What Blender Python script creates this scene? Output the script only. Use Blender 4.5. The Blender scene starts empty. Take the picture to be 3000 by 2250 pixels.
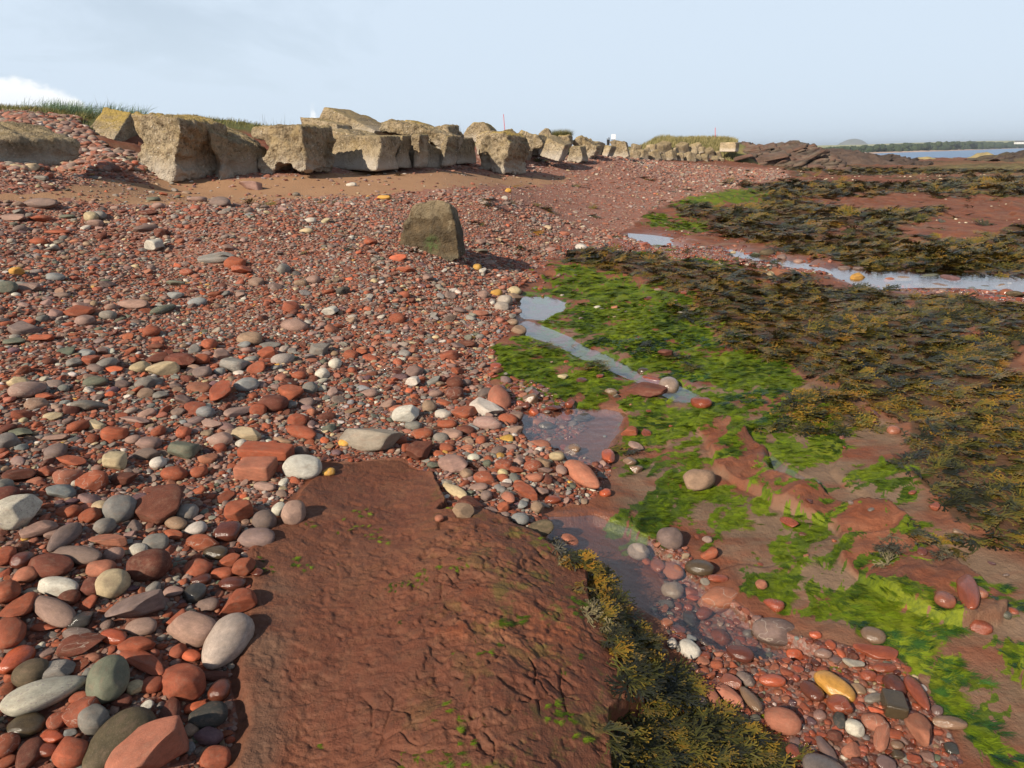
import bpy, bmesh, math, random
import numpy as np
from mathutils import Vector, Matrix, Euler
from mathutils.bvhtree import BVHTree

R = math.radians
random.seed(7)
rng = np.random.default_rng(11)
SC = bpy.context.scene
COL = SC.collection

# ------------------------------------------------------------------ camera, sky, sun, exposure
PITCH, ROLL, FPX = 18.1, -0.9, 2065.0
CAMZ = 1.6
cam_d = bpy.data.cameras.new("camera")
cam = bpy.data.objects.new("camera", cam_d)
COL.objects.link(cam)
CM = Matrix.Rotation(R(90 - PITCH), 3, 'X') @ Matrix.Rotation(R(ROLL), 3, 'Z')
cam.matrix_world = Matrix.Translation((0, 0, CAMZ)) @ CM.to_4x4()
cam_d.sensor_width = 36.0
cam_d.lens = 36.0 * FPX / 3000.0
cam_d.clip_start = 0.05
cam_d.clip_end = 30000.0
SC.camera = cam

SUN_DIR = Vector((-0.68, -0.73, 0.0)).normalized()      # towards the sun, horizontally
SUN_EL = R(32)
W = bpy.data.worlds.new("World")
SC.world = W
W.use_nodes = True
sun_d = bpy.data.lights.new("sun", 'SUN')
sun_d.energy = 5.0
sun_d.angle = R(0.5)
sun_d.color = (1.0, 0.90, 0.74)
sun = bpy.data.objects.new("sun", sun_d)
COL.objects.link(sun)
_s = Vector((SUN_DIR.x * math.cos(SUN_EL), SUN_DIR.y * math.cos(SUN_EL), math.sin(SUN_EL)))
sun.rotation_euler = _s.to_track_quat('Z', 'Y').to_euler()
sun.location = (-20, -20, 20)
SC.view_settings.view_transform = 'Standard'
SC.view_settings.look = 'None'
SC.view_settings.gamma = 1.0
SC.view_settings.use_curve_mapping = False
SC.view_settings.exposure = 0.50
SC.cycles.max_bounces = 6
SC.cycles.diffuse_bounces = 3
SC.cycles.glossy_bounces = 3
SC.cycles.transparent_max_bounces = 12
SC.cycles.volume_bounces = 0
SC.cycles.caustics_reflective = False
SC.cycles.caustics_refractive = False


class NT:
    """small helper to write node trees"""
    def __init__(self, tree):
        self.t = tree
        tree.nodes.clear()

    def n(self, kind, **kw):
        nd = self.t.nodes.new(kind)
        ins = kw.pop('ins', {})
        for k, v in kw.items():
            setattr(nd, k, v)
        for k, v in ins.items():
            self.set(nd, k, v)
        return nd

    def set(self, nd, k, v):
        sock = nd.inputs[k]
        if isinstance(v, bpy.types.NodeSocket):
            self.t.links.new(v, sock)
        elif isinstance(v, bpy.types.Node):
            self.t.links.new(v.outputs[0], sock)
        else:
            if isinstance(v, (tuple, list)) and len(v) == 3 and sock.type == 'RGBA':
                v = (*v, 1)
            sock.default_value = v

    def math(self, op, a, b=None, c=None, clamp=False):
        nd = self.n('ShaderNodeMath', operation=op, use_clamp=clamp)
        self.set(nd, 0, a)
        if b is not None:
            self.set(nd, 1, b)
        if c is not None:
            self.set(nd, 2, c)
        return nd.outputs[0]

    def mix(self, f, a, b, mode='MIX'):
        nd = self.n('ShaderNodeMix', data_type='RGBA', blend_type=mode)
        self.set(nd, 0, f)
        self.set(nd, 6, a)
        self.set(nd, 7, b)
        return nd.outputs[2]

    def noise(self, vec, scale, detail=3, rough=0.5, out=0, dist=0.0):
        nd = self.n('ShaderNodeTexNoise', ins={'Scale': scale, 'Detail': detail, 'Roughness': rough, 'Distortion': dist})
        if vec is not None:
            self.set(nd, 'Vector', vec)
        return nd.outputs[out]

    def voro(self, vec, scale, feature='F1', out='Distance', rnd=1.0):
        nd = self.n('ShaderNodeTexVoronoi', feature=feature, ins={'Scale': scale, 'Randomness': rnd})
        if vec is not None:
            self.set(nd, 'Vector', vec)
        return nd.outputs[out]

    def ramp(self, f, stops, interp='LINEAR'):
        nd = self.n('ShaderNodeValToRGB')
        cr = nd.color_ramp
        cr.interpolation = interp
        while len(cr.elements) < len(stops):
            cr.elements.new(0.5)
        for e, (p, c) in zip(cr.elements, stops):
            e.position = p
            if isinstance(c, (int, float)):
                c = (c, c, c)
            e.color = (*c[:3], 1)
        self.set(nd, 0, f)
        return nd.outputs[0]

    def maprange(self, v, a, b, c=0.0, d=1.0, smooth=False):
        nd = self.n('ShaderNodeMapRange', clamp=True, interpolation_type='SMOOTHSTEP' if smooth else 'LINEAR')
        for i, x in enumerate((v, a, b, c, d)):
            self.set(nd, i, x)
        return nd.outputs[0]

    def bump(self, h, strength=0.5, dist=0.01, normal=None):
        nd = self.n('ShaderNodeBump', ins={'Strength': strength, 'Distance': dist, 'Height': h})
        if normal is not None:
            self.set(nd, 'Normal', normal)
        return nd.outputs[0]


# world: clear daylight with a thin high veil of cloud and a low bank of cumulus in the south west
def build_world():
    T = NT(W.node_tree)
    sky = T.n('ShaderNodeTexSky', sky_type='NISHITA', sun_disc=False, sun_elevation=SUN_EL,
              sun_rotation=math.atan2(SUN_DIR.x, SUN_DIR.y), altitude=0.0, air_density=1.0, dust_density=0.6, ozone_density=1.2)
    geo = T.n('ShaderNodeTexCoord')
    d = geo.outputs['Generated']
    sep = T.n('ShaderNodeSeparateXYZ', ins={0: d})
    x, y, z = sep.outputs
    zc = T.math('ADD', T.math('MAXIMUM', z, 0.0), 0.12)
    cv = T.n('ShaderNodeCombineXYZ', ins={0: T.math('DIVIDE', x, zc), 1: T.math('MULTIPLY', T.math('DIVIDE', y, zc), 0.55), 2: 0.0})
    veil = T.noise(cv.outputs[0], 0.75, 7, 0.55, dist=0.6)
    veil = T.maprange(veil, 0.36, 0.66, 0.0, 0.62, True)
    # the veil is wider towards the east (+x) and the horizon
    low = T.maprange(z, 0.0, 0.30, 0.45, 0.0)
    right = T.maprange(x, -0.7, 0.7, 0.10, 0.45)
    veil = T.math('MINIMUM', T.math('ADD', T.math('ADD', T.math('ADD', T.math('MULTIPLY', veil, .6), .36), low), right), 0.95)
    # the layer is thin: looked at more steeply there is less of it in the line of sight
    veil = T.math('MULTIPLY', veil, T.math('MINIMUM', T.math('DIVIDE', .21, T.math('ADD', T.math('ABSOLUTE', z), .02)), 1.0))
    col = T.mix(veil, sky.outputs[0], (9.5, 11.1, 12.9))
    # cumulus bank low down
    cvec = T.n('ShaderNodeCombineXYZ', ins={0: T.math('MULTIPLY', x, 1.0), 1: y, 2: T.math('MULTIPLY', z, 1.6)})
    az = T.math('DIVIDE', x, T.math('MAXIMUM', y, 0.05))
    cn = T.noise(cvec.outputs[0], 24, 6, 0.60)
    hgt = T.math('ADD', T.math('MULTIPLY', cn, 0.05), -0.029)
    top = T.ramp(T.maprange(az, -1.1, -0.1), [(0.0, .098), (.426, .100), (.495, .094), (.532, .078), (.562, .040), (.60, 0.0), (.815, 0.0), (.842, .070), (.865, 0.0)])
    edge = T.math('SUBTRACT', T.math('ADD', top, hgt), z)
    m = T.math('MULTIPLY', T.maprange(edge, 0.0, 0.014, 0.0, 1.0, True), T.maprange(top, .02, .05))
    m = T.math('MULTIPLY', m, T.maprange(z, -0.01, 0.02))
    m = T.math('MULTIPLY', m, T.maprange(y, 0.0, 0.2))
    shade = T.maprange(edge, 0.0, 0.06, 1.0, 0.0)
    ccol = T.mix(shade, (11.5, 12.4, 13.6), (15.6, 15.6, 15.4))
    col = T.mix(T.math('MULTIPLY', m, 0.93), col, ccol)
    bg = T.n('ShaderNodeBackground', ins={'Color': col, 'Strength': 0.054})
    out = T.n('ShaderNodeOutputWorld')
    T.t.links.new(bg.outputs[0], out.inputs[0])


build_world()

# ------------------------------------------------------------------ projection helpers (photo measurements -> places in the world)
CMn = np.array(CM)
CMi = CMn.T


def rays(px, py):
    px = np.asarray(px, float)
    py = np.asarray(py, float)
    d = np.stack([(px - 1500) / FPX, -(py - 1125) / FPX, -np.ones_like(px)], -1)
    return d @ CMn.T


def project(P):
    q = (np.asarray(P) - np.array([0, 0, CAMZ])) @ CMn      # = CM^T p
    z = np.minimum(q[..., 2], -1e-4)
    ok = q[..., 2] < -0.05
    return 1500 + FPX * q[..., 0] / -z, 1125 - FPX * q[..., 1] / -z, ok


def at_depth(px, py, D):
    d = rays(px, py)
    return Vector(d * (D / d[1])) + Vector((0, 0, CAMZ))


# ------------------------------------------------------------------ numpy noise
def _hash(ix, iy, seed):
    h = (ix.astype(np.int64) * 374761393 + iy.astype(np.int64) * 668265263 + seed * 1442695041) & 0xffffffff
    h = ((h ^ (h >> 13)) * 1274126177) & 0xffffffff
    h = h ^ (h >> 16)
    return (h & 0xffffff) / float(0xffffff)


def vnoise(x, y, seed=0):
    ix = np.floor(x); iy = np.floor(y)
    fx = x - ix; fy = y - iy
    fx = fx * fx * fx * (fx * (fx * 6 - 15) + 10)
    fy = fy * fy * fy * (fy * (fy * 6 - 15) + 10)
    a = _hash(ix, iy, seed); b = _hash(ix + 1, iy, seed)
    c = _hash(ix, iy + 1, seed); d = _hash(ix + 1, iy + 1, seed)
    return a + (b - a) * fx + (c - a) * fy + (a - b - c + d) * fx * fy


def fbm(x, y, seed=0, octv=4, gain=0.5):
    s = 0; a = 1; n = 0
    for i in range(octv):
        c, sn = math.cos(0.7 * i), math.sin(0.7 * i)
        s = s + a * vnoise((c * x - sn * y) * 2 ** i + 17.3 * i, (sn * x + c * y) * 2 ** i - 9.1 * i, seed + i)
        n += a
        a *= gain
    return s / n


def worley(x, y, seed=0):
    """distance to nearest, gap to the second nearest, a random value of the nearest cell and the offset in it"""
    ix = np.floor(x); iy = np.floor(y)
    d1 = np.full(x.shape, 9.0); d2 = np.full(x.shape, 9.0); rv = np.zeros(x.shape); ox = np.zeros(x.shape); oy = np.zeros(x.shape)
    for dx in (-1, 0, 1):
        for dy in (-1, 0, 1):
            cx = ix + dx; cy = iy + dy
            ax = cx + _hash(cx, cy, seed) - x
            ay = cy + _hash(cx, cy, seed + 5) - y
            d = np.sqrt(ax * ax + ay * ay)
            near = d < d1
            d2 = np.where(near, d1, np.minimum(d2, d))
            d1 = np.where(near, d, d1)
            rv = np.where(near, _hash(cx, cy, seed + 9), rv)
            ox = np.where(near, ax, ox); oy = np.where(near, ay, oy)
    return d1, d2 - d1, rv, ox, oy


def sstep(a, b, x):
    t = np.clip((x - a) / (b - a), 0, 1)
    return t * t * (3 - 2 * t)


# ------------------------------------------------------------------ lie of the land
# base height: measured spots in the photo with their height, joined by a thin plate in (bearing, log distance)
def spot_z(px, py, z):
    d = rays(px, py)
    t = (z - CAMZ) / d[2]
    return (d[0] * t, d[1] * t, z)


def spot_d(px, py, D):
    v = at_depth(px, py, D)
    return (v.x, v.y, v.z)


SPOTS = [spot_z(*a) for a in [
    (700, 2230, 0.02), (1500, 2230, 0.06), (1500, 1700, 0.06), (1100, 1600, 0.06), (1000, 1420, 0.05), (2200, 2150, -.14), (2950, 2150, -.14), (2000, 1750, -.12),
    (2600, 1750, -.10), (2950, 1550, -.05), (1900, 1400, -.08), (2400, 1320, -.06), (2900, 1250, .02), (1700, 1200, -.05),
    (2100, 1000, -.01), (2600, 950, .03), (2950, 950, .02), (1600, 890, -.03), (2000, 850, .02), (2700, 820, -.05), (2200, 745, -.03),
    (2600, 700, .0), (2950, 700, .0), (1900, 695, -.02), (2300, 610, .0), (2800, 610, 0), (2500, 545, .0), (2950, 530, 0), (2400, 500, .0),
    (50, 2150, .10), (400, 1900, .12), (50, 1700, .18), (500, 1500, .12), (50, 1300, .28), (600, 1250, .18), (900, 1300, .08), (50, 1000, .42), (600, 950, .30),
    (1200, 1180, .02), (1350, 1000, .06), (1000, 850, .34), (50, 800, .66), (500, 750, .60), (1430, 800, .12), (1250, 745, .42),
    (1500, 700, .28), (1700, 650, .18), (100, 650, .92), (600, 620, .95), (500, 560, 1.08), (900, 560, 1.02), (100, 560, 1.12), (1450, 600, .74), (1800, 560, .48),
    (2000, 520, .42), (2200, 525, .26)]]
SPOTS += [spot_d(*a) for a in [
    (60, 482, 10.8), (300, 470, 13), (500, 524, 13.4), (700, 520, 13.8), (900, 500, 15), (1120, 494, 16.5), (1250, 486, 17.5), (1450, 502, 21),
    (1650, 477, 27), (1800, 460, 34), (1900, 474, 45), (2050, 480, 50), (2150, 478, 55),
    (-300, 400, 13), (50, 372, 14), (170, 398, 14), (40, 330, 17), (-300, 315, 18), (250, 355, 19), (560, 352, 20), (720, 367, 21), (900, 400, 24), (1100, 405, 28),
    (1300, 410, 32), (1450, 415, 38), (1700, 447, 55), (1550, 425, 44), (2000, 440, 68), (1500, 440, 110), (2000, 445, 110), (500, 440, 80), (-300, 400, 60),
    (2300, 472, 70), (2600, 474, 85), (2900, 470, 85), (3300, 468, 85), (2300, 462, 120), (2700, 455, 135), (3000, 453, 140), (2500, 468, 95)]]
SPOTS += [(-4, -3, .5), (-12, -3, 1.2), (-14, 3, 1.5), (3, -3, -.1), (10, -3, -.1), (10, 3, 0), (16, 5, 0), (-25, 6, 3.0), (-30, 30, 3.2), (0, -8, .3), (0, -25, .6), (-25, -20, 2.5), (25, -20, -.3)]
SP = np.array(SPOTS)


def warp(x, y):
    r = np.sqrt(x * x + y * y)
    az = np.arctan2(x, np.maximum(y, 0.02 * r + 1e-6))
    az = np.where(y < 0, np.where(x < 0, -1, 1) * (1.55 + 0.3 * np.clip(-y / (r + 1e-6), 0, 1)), az)
    return az * 1.6, np.log(r + 0.8)


def _tps_fit():
    u, v = warp(SP[:, 0], SP[:, 1])
    n = len(SP)
    d2 = (u[:, None] - u) ** 2 + (v[:, None] - v) ** 2
    K = np.where(d2 > 0, 0.5 * d2 * np.log(d2 + 1e-20), 0) + np.eye(n) * 0.0015
    P = np.stack([np.ones(n), u, v], 1)
    A = np.block([[K, P], [P.T, np.zeros((3, 3))]])
    w = np.linalg.solve(A, np.concatenate([SP[:, 2], np.zeros(3)]))
    return u, v, w


_TU, _TV, _TW = _tps_fit()


def base_z_exact(x, y):
    x = np.asarray(x, float); y = np.asarray(y, float)
    u, v = warp(x, y)
    v = np.minimum(v, math.log(140.8))
    out = np.full(x.shape, _TW[-3]) + _TW[-2] * u + _TW[-1] * v
    for a, b, c in zip(_TU, _TV, _TW[:-3]):
        d2 = (u - a) ** 2 + (v - b) ** 2
        out = out + c * 0.5 * d2 * np.log(d2 + 1e-20)
    return out


# tabulated for speed, in (bearing, log distance)
_NU, _NV = 520, 420
_gu = np.linspace(-3.2, 3.2, _NU)
_gv = np.linspace(math.log(0.81), math.log(141), _NV)
_U, _V = np.meshgrid(_gu, _gv)


def _tab():
    out = _TW[-3] + _TW[-2] * _U + _TW[-1] * _V
    for a, b, c in zip(_TU, _TV, _TW[:-3]):
        d2 = (_U - a) ** 2 + (_V - b) ** 2
        out = out + c * 0.5 * d2 * np.log(d2 + 1e-20)
    return out


_TAB = _tab()


def base_z(x, y):
    u, v = warp(np.asarray(x, float), np.asarray(y, float))
    fu = np.clip((u + 3.2) / 6.4 * (_NU - 1), 0, _NU - 1.001)
    fv = np.clip((v - _gv[0]) / (_gv[-1] - _gv[0]) * (_NV - 1), 0, _NV - 1.001)
    iu = fu.astype(int); iv = fv.astype(int)
    a = fu - iu; b = fv - iv
    t = _TAB
    z = (t[iv, iu] * (1 - a) + t[iv, iu + 1] * a) * (1 - b) + (t[iv + 1, iu] * (1 - a) + t[iv + 1, iu + 1] * a) * b
    return np.clip(z, -0.4, 4.0)


# ------------------------------------------------------------------ ground cover zones, drawn on a map in the photo's pixels and carried onto the land
MX0, MY0, MS = -900, 360, 4
MW, MH = 1250, 600


def raster(polys):
    X = MX0 + (np.arange(MW) + 0.5) * MS
    Y = MY0 + (np.arange(MH) + 0.5) * MS
    XX, YY = np.meshgrid(X, Y)
    m = np.zeros((MH, MW), bool)
    for poly in polys:
        xs = [p[0] for p in poly]; ys = [p[1] for p in poly]
        c0 = max(int((min(xs) - MX0) / MS) - 1, 0); c1 = min(int((max(xs) - MX0) / MS) + 2, MW)
        r0 = max(int((min(ys) - MY0) / MS) - 1, 0); r1 = min(int((max(ys) - MY0) / MS) + 2, MH)
        if c1 <= c0 or r1 <= r0:
            continue
        x = XX[r0:r1, c0:c1]; y = YY[r0:r1, c0:c1]
        ins = np.zeros(x.shape, bool)
        n = len(poly)
        for i in range(n):
            x1, y1 = poly[i]; x2, y2 = poly[(i + 1) % n]
            if y1 == y2:
                continue
            cnd = ((y1 > y) != (y2 > y)) & (x < (x2 - x1) * (y - y1) / (y2 - y1) + x1)
            ins ^= cnd
        m[r0:r1, c0:c1] |= ins
    return m.astype(np.float32)


def blur(m, k, ky=None):
    for ax, kk in ((0, ky if ky is not None else k), (1, k)):
        if kk < 1:
            continue
        for _ in range(2):
            c = np.cumsum(np.pad(m, [(kk + 1, kk) if a == ax else (0, 0) for a in (0, 1)], mode='edge'), axis=ax)
            n = m.shape[ax]
            hi = np.take(c, np.arange(2 * kk + 1, 2 * kk + 1 + n), axis=ax)
            lo = np.take(c, np.arange(0, n), axis=ax)
            m = (hi - lo) / (2 * kk + 1)
    return m


Z = {}
Z['LEDGE'] = [[(600, 3200), (640, 2250), (680, 2080), (665, 1960), (700, 1800), (745, 1700), (760, 1600), (810, 1540), (870, 1480), (900, 1430), (950, 1380),
               (1000, 1362), (1085, 1350), (1172, 1353), (1212, 1376), (1271, 1398), (1290, 1440), (1312, 1493), (1271, 1515), (1389, 1512), (1452, 1534), (1542, 1579),
               (1583, 1611), (1633, 1665), (1719, 1700), (1728, 1790), (1770, 1850), (1832, 1975), (1890, 2074), (1787, 2133), (1791, 2250), (1810, 2400), (1850, 3200)]]
Z['COB'] = [[(-900, 3200), (-900, 400), (-300, 395), (-100, 345), (60, 338), (250, 372), (260, 440), (400, 460), (800, 450), (1500, 440), (1900, 468), (2100, 488), (2300, 498), (2330, 520),
             (2190, 545), (2090, 565), (2000, 590), (1900, 620), (1850, 660), (1830, 700), (1800, 735), (1700, 735), (1620, 740), (1560, 775), (1530, 820), (1510, 860), (1530, 910),
             (1490, 960), (1460, 1000), (1430, 1060), (1440, 1120), (1500, 1160), (1540, 1210), (1580, 1270), (1680, 1290), (1780, 1340), (1800, 1400), (1740, 1470), (1620, 1490), (1600, 1540),
             (1560, 1590), (1500, 1555), (1400, 1515), (1320, 1485), (1285, 1400), (1172, 1345), (1000, 1352), (940, 1370), (860, 1480), (800, 1530), (745, 1600),
             (735, 1700), (700, 1800), (665, 1960), (680, 2080), (640, 2250), (600, 3200)]]
Z['COBWET'] = [[(1920, 1740), (2030, 1700), (2150, 1760), (2290, 1850), (2420, 1900), (2530, 1930), (2640, 2000), (2720, 2120), (2790, 2260), (2900, 3200), (2250, 3200), (2330, 2250), (2230, 2150), (2130, 2090), (2050, 2020), (2010, 1930), (1960, 1860)],
               [(1500, 1120), (1580, 1130), (1680, 1190), (1740, 1200), (1700, 1260), (1560, 1260), (1500, 1200)],
               [(1850, 700), (1950, 720), (2080, 740), (2250, 775), (2420, 800), (2440, 815), (2300, 805), (2150, 775), (2000, 765), (1880, 755), (1800, 735)],
               [(1960, 690), (2060, 715), (2180, 735), (2260, 745), (2350, 775), (2300, 780), (2180, 758), (2040, 735), (1950, 712)],
               [(2560, 825), (2700, 820), (2850, 838), (3000, 850), (3500, 900), (3500, 950), (3000, 895), (2850, 865), (2700, 848), (2560, 840)],
               [(1900, 1560), (2010, 1590), (2080, 1700), (2000, 1760), (1930, 1650)]]
Z['SAND'] = [[(150, 556), (300, 525), (520, 528), (700, 530), (900, 505), (1100, 502), (1400, 508), (1560, 520), (1700, 540), (1560, 545), (1400, 545), (1250, 556), (1100, 575), (960, 580), (800, 590), (560, 605), (380, 600), (200, 592), (60, 590), (-200, 580), (-60, 560)],
             [(1500, 505), (1800, 510), (1900, 515), (1750, 522), (1600, 518)]]
Z['GREEN'] = [[(1570, 765), (1660, 775), (1760, 800), (1900, 840), (2060, 880), (2070, 950), (2080, 1015), (2000, 1040), (1900, 1052), (1800, 1040), (1740, 1010), (1650, 960), (1570, 945), (1690, 900), (1640, 860), (1600, 820)],
              [(1445, 1012), (1540, 1002), (1600, 1010), (1700, 1050), (1790, 1080), (1848, 1110), (1840, 1150), (1800, 1180), (1720, 1192), (1560, 1180), (1500, 1150), (1440, 1090)],
              [(1860, 1180), (2000, 1190), (2130, 1230), (2110, 1300), (2080, 1370), (2150, 1420), (2190, 1500), (2150, 1560), (2020, 1560), (1960, 1500), (1900, 1420), (1820, 1340), (1830, 1250)],
              [(1780, 1510), (1900, 1480), (1960, 1520), (1940, 1600), (1830, 1590)],
              [(2120, 1620), (2250, 1660), (2420, 1690), (2560, 1780), (2700, 1860), (2830, 1900), (2900, 2020), (3050, 2150), (3200, 2400), (2850, 2260), (2740, 2120), (2640, 1980), (2520, 1900), (2420, 1830), (2280, 1780), (2180, 1720)],
              [(2230, 1230), (2350, 1235), (2560, 1310), (2600, 1430), (2520, 1460), (2400, 1380), (2300, 1370), (2220, 1290)],
              [(2080, 1030), (2300, 1040), (2320, 1110), (2260, 1180), (2130, 1160), (2000, 1100), (1930, 1060)],
              [(2000, 1160), (2120, 1160), (2190, 1230), (2150, 1270), (2060, 1220)],
              [(1980, 592), (2060, 562), (2150, 550), (2260, 562), (2330, 580), (2230, 590), (2150, 600), (2060, 605), (1975, 608)],
              [(1890, 622), (1960, 638), (2060, 660), (2040, 682), (1960, 672), (1890, 650)],
              [(1890, 700), (1960, 706), (2020, 730), (1960, 728)], [(1880, 740), (2000, 745), (2200, 790), (2150, 800), (2000, 775), (1880, 752)],
              [(2340, 486), (2420, 486), (2440, 500), (2350, 496)]]
Z['WISP'] = [[(1850, 1180), (2100, 1150), (2350, 1190), (2650, 1350), (2780, 1570), (3100, 1800), (3300, 2500), (2850, 2300), (2640, 1960), (2250, 1760), (1950, 1560), (1800, 1400)],
             [(1570, 765), (1800, 805), (2050, 880), (2330, 1100), (2230, 1200), (1900, 1180), (1850, 1190), (1450, 1120), (1440, 1010), (1560, 940)]]
Z['FUCUS'] = [[(1610, 738), (1700, 732), (1850, 742), (1960, 770), (2100, 785), (2200, 805), (2330, 812), (2450, 846), (2600, 862), (2700, 868), (2900, 892), (3500, 940), (3900, 1700), (3000, 1620), (2880, 1560), (2780, 1540), (2700, 1450), (2640, 1400),
               (2660, 1320), (2650, 1230), (2560, 1180), (2500, 1140), (2400, 1110), (2330, 1100), (2320, 1060), (2100, 1010), (2080, 965), (1970, 930), (2080, 900), (2050, 865), (1900, 822), (1780, 800), (1660, 770)],
              [(2255, 1195), (2330, 1155), (2450, 1145), (2520, 1190), (2500, 1260), (2400, 1250), (2300, 1230)],
              [(1935, 606), (2100, 612), (2230, 594), (2380, 600), (2560, 622), (2740, 612), (2760, 636), (2650, 660), (2600, 700), (2700, 722), (2850, 700), (3000, 670), (3500, 660), (3900, 850), (3000, 812), (2800, 798), (2600, 785), (2450, 760), (2280, 735), (2150, 700), (2050, 655)],
              [(2130, 530), (2400, 535), (2650, 545), (2850, 522), (3500, 530), (3900, 590), (2900, 580), (2650, 576), (2450, 583), (2230, 594), (2240, 570)],
              [(2300, 490), (2500, 488), (2650, 494), (2800, 482), (3400, 478), (3800, 500), (3000, 508), (2700, 512), (2500, 510), (2300, 500)],
              [(2540, 745), (2570, 750), (2600, 770), (2560, 775)], [(2160, 770), (2220, 765), (2300, 788), (2240, 796), (2170, 785)],
              [(1420, 596), (1500, 598), (1490, 607), (1430, 606)], [(1720, 790), (1780, 785), (1790, 800), (1730, 803)]]
Z['LEDGEWEED'] = [[(1640, 1650), (1700, 1665), (1760, 1690), (1800, 1770), (1870, 1840), (1920, 1920), (1985, 1990), (2030, 2050), (2150, 2140), (2300, 2210), (2360, 2300), (2500, 3200), (1850, 3200), (1800, 2400), (1770, 2200), (1840, 2110), (1820, 2010), (1775, 1900), (1750, 1820), (1715, 1770), (1720, 1720), (1650, 1690)]]
Z['HOLES'] = [[(2610, 905), (2690, 882), (2720, 885), (2700, 925), (2650, 920)], [(2780, 970), (2840, 960), (2850, 1000), (2790, 1000)], [(2200, 845), (2300, 825), (2320, 835), (2220, 855)],
              [(2940, 1030), (3100, 1010), (3100, 1090), (2930, 1080)], [(2760, 560), (2700, 552), (2640, 555), (2680, 562)], [(2500, 570), (2560, 560), (2580, 568), (2520, 576)],
              [(2400, 680), (2500, 670), (2520, 690), (2420, 700)], [(2180, 530), (2280, 536), (2200, 548)]]
Z['WATER'] = [[(1512, 885), (1540, 868), (1600, 866), (1658, 878), (1652, 910), (1600, 932), (1540, 928), (1508, 908)],
              [(1520, 938), (1545, 935), (1600, 958), (1680, 992), (1760, 1030), (1850, 1072), (1950, 1108), (2062, 1152), (2040, 1172), (1975, 1168), (1850, 1108), (1720, 1056), (1620, 1006), (1522, 972)],
              [(1535, 1190), (1600, 1200), (1700, 1190), (1760, 1192), (1860, 1212), (1830, 1250), (1780, 1300), (1770, 1350), (1680, 1345), (1640, 1300), (1570, 1290), (1540, 1250)],
              [(2410, 786), (2450, 776), (2530, 784), (2650, 786), (2800, 793), (3000, 808), (3500, 840), (3500, 915), (3000, 858), (2850, 844), (2700, 842), (2580, 844), (2520, 832), (2450, 810)],
              [(1845, 682), (1910, 688), (2000, 700), (1985, 716), (1900, 714), (1850, 700)],
              [(2100, 720), (2200, 740), (2400, 775), (2440, 798), (2300, 780), (2150, 750)],
              [(2250, 1318), (2290, 1335), (2370, 1400), (2410, 1445), (2330, 1438), (2280, 1400)],
              [(1590, 1610), (1620, 1520), (1760, 1490), (1860, 1530), (1990, 1640), (2060, 1720), (2200, 1800), (2350, 1900), (2300, 1950), (2100, 1900), (1950, 1820), (1850, 1760), (1760, 1680), (1680, 1650)]]
Z['TURF'] = [[(-900, 300), (-900, 345), (-60, 342), (60, 336), (260, 370), (300, 400), (520, 370), (560, 362), (740, 385), (900, 395), (1200, 408), (1640, 452), (1800, 452), (1900, 462), (2000, 455), (2130, 440), (2180, 412), (2000, 380), (1000, 330), (500, 330)]]
Z['OLIVE'] = [[(2640, 495), (2800, 480), (3500, 470), (3500, 505), (3000, 515), (2800, 505), (2680, 512)], [(2290, 480), (2480, 476), (2500, 486), (2300, 492)]]
Z['MUD'] = [[(1850, 1180), (2080, 1060), (2400, 1120), (2600, 1200), (2660, 1300), (2640, 1400), (2780, 1560), (3000, 1640), (3300, 1800), (3300, 2500), (2850, 2260), (2700, 2080), (2600, 1960), (2450, 1850), (2250, 1760), (2100, 1640), (1960, 1560), (1800, 1450), (1820, 1300)],
            [(1560, 940), (1700, 960), (1900, 1060), (2000, 1080), (1960, 1110), (1750, 1030)], [(1960, 715), (2200, 750), (2420, 790), (2380, 810), (2100, 770), (1960, 740)],
            [(2100, 1560), (2300, 1620), (2500, 1700), (2700, 1840), (2760, 1880), (2900, 2010), (3100, 2160), (3000, 2180), (2800, 2080), (2600, 1960), (2450, 1850), (2200, 1720)],
            [(640, 2300), (690, 2080), (680, 1960), (720, 1820), (770, 1700), (840, 1640), (860, 1760), (800, 1950), (790, 2100), (760, 2300)]]
Z['ROCK'] = [[(2380, 1500), (2560, 1490), (2700, 1580), (2850, 1670), (2965, 1750), (2955, 1830), (2820, 1845), (2650, 1770), (2480, 1660)],
             [(2080, 1230), (2200, 1262), (2262, 1310), (2290, 1400), (2380, 1450), (2480, 1500), (2400, 1545), (2250, 1490), (2150, 1390)],
             [(3000, 1960), (3200, 2000), (3300, 2300), (3100, 2300)]]
WATER_POLYS_RAW = Z['WATER']
Z = {k: raster(v) for k, v in Z.items()}
Z['LEDGE'] = blur(Z['LEDGE'], 1)
Z['COB'] = blur(Z['COB'], 3)
Z['COBWET'] = blur(Z['COBWET'], 2)
Z['SAND'] = blur(Z['SAND'], 6, 3)
Z['GREEN'] = np.maximum(blur(Z['GREEN'], 6, 3), .56 * blur(Z['WISP'], 8, 5))
Z['FUCUS'] = blur(Z['FUCUS'], 3, 1)
Z['LEDGEWEED'] = blur(Z['LEDGEWEED'], 2)
Z['HOLES'] = blur(Z['HOLES'], 2, 1)
Z['WNEAR'] = np.clip(blur(Z['WATER'], 7, 4) * 2.2, 0, 1)
Z['WATER'] = blur(Z['WATER'], 1)
Z['TURF'] = blur(Z['TURF'], 2)
Z['MUD'] = blur(Z['MUD'], 6, 4)
Z['ROCK'] = blur(Z['ROCK'], 1)
Z['MUD'] = Z['MUD'] * (1 - Z['ROCK'])
Z['OLIVE'] = blur(Z['OLIVE'], 6, 2)


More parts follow.
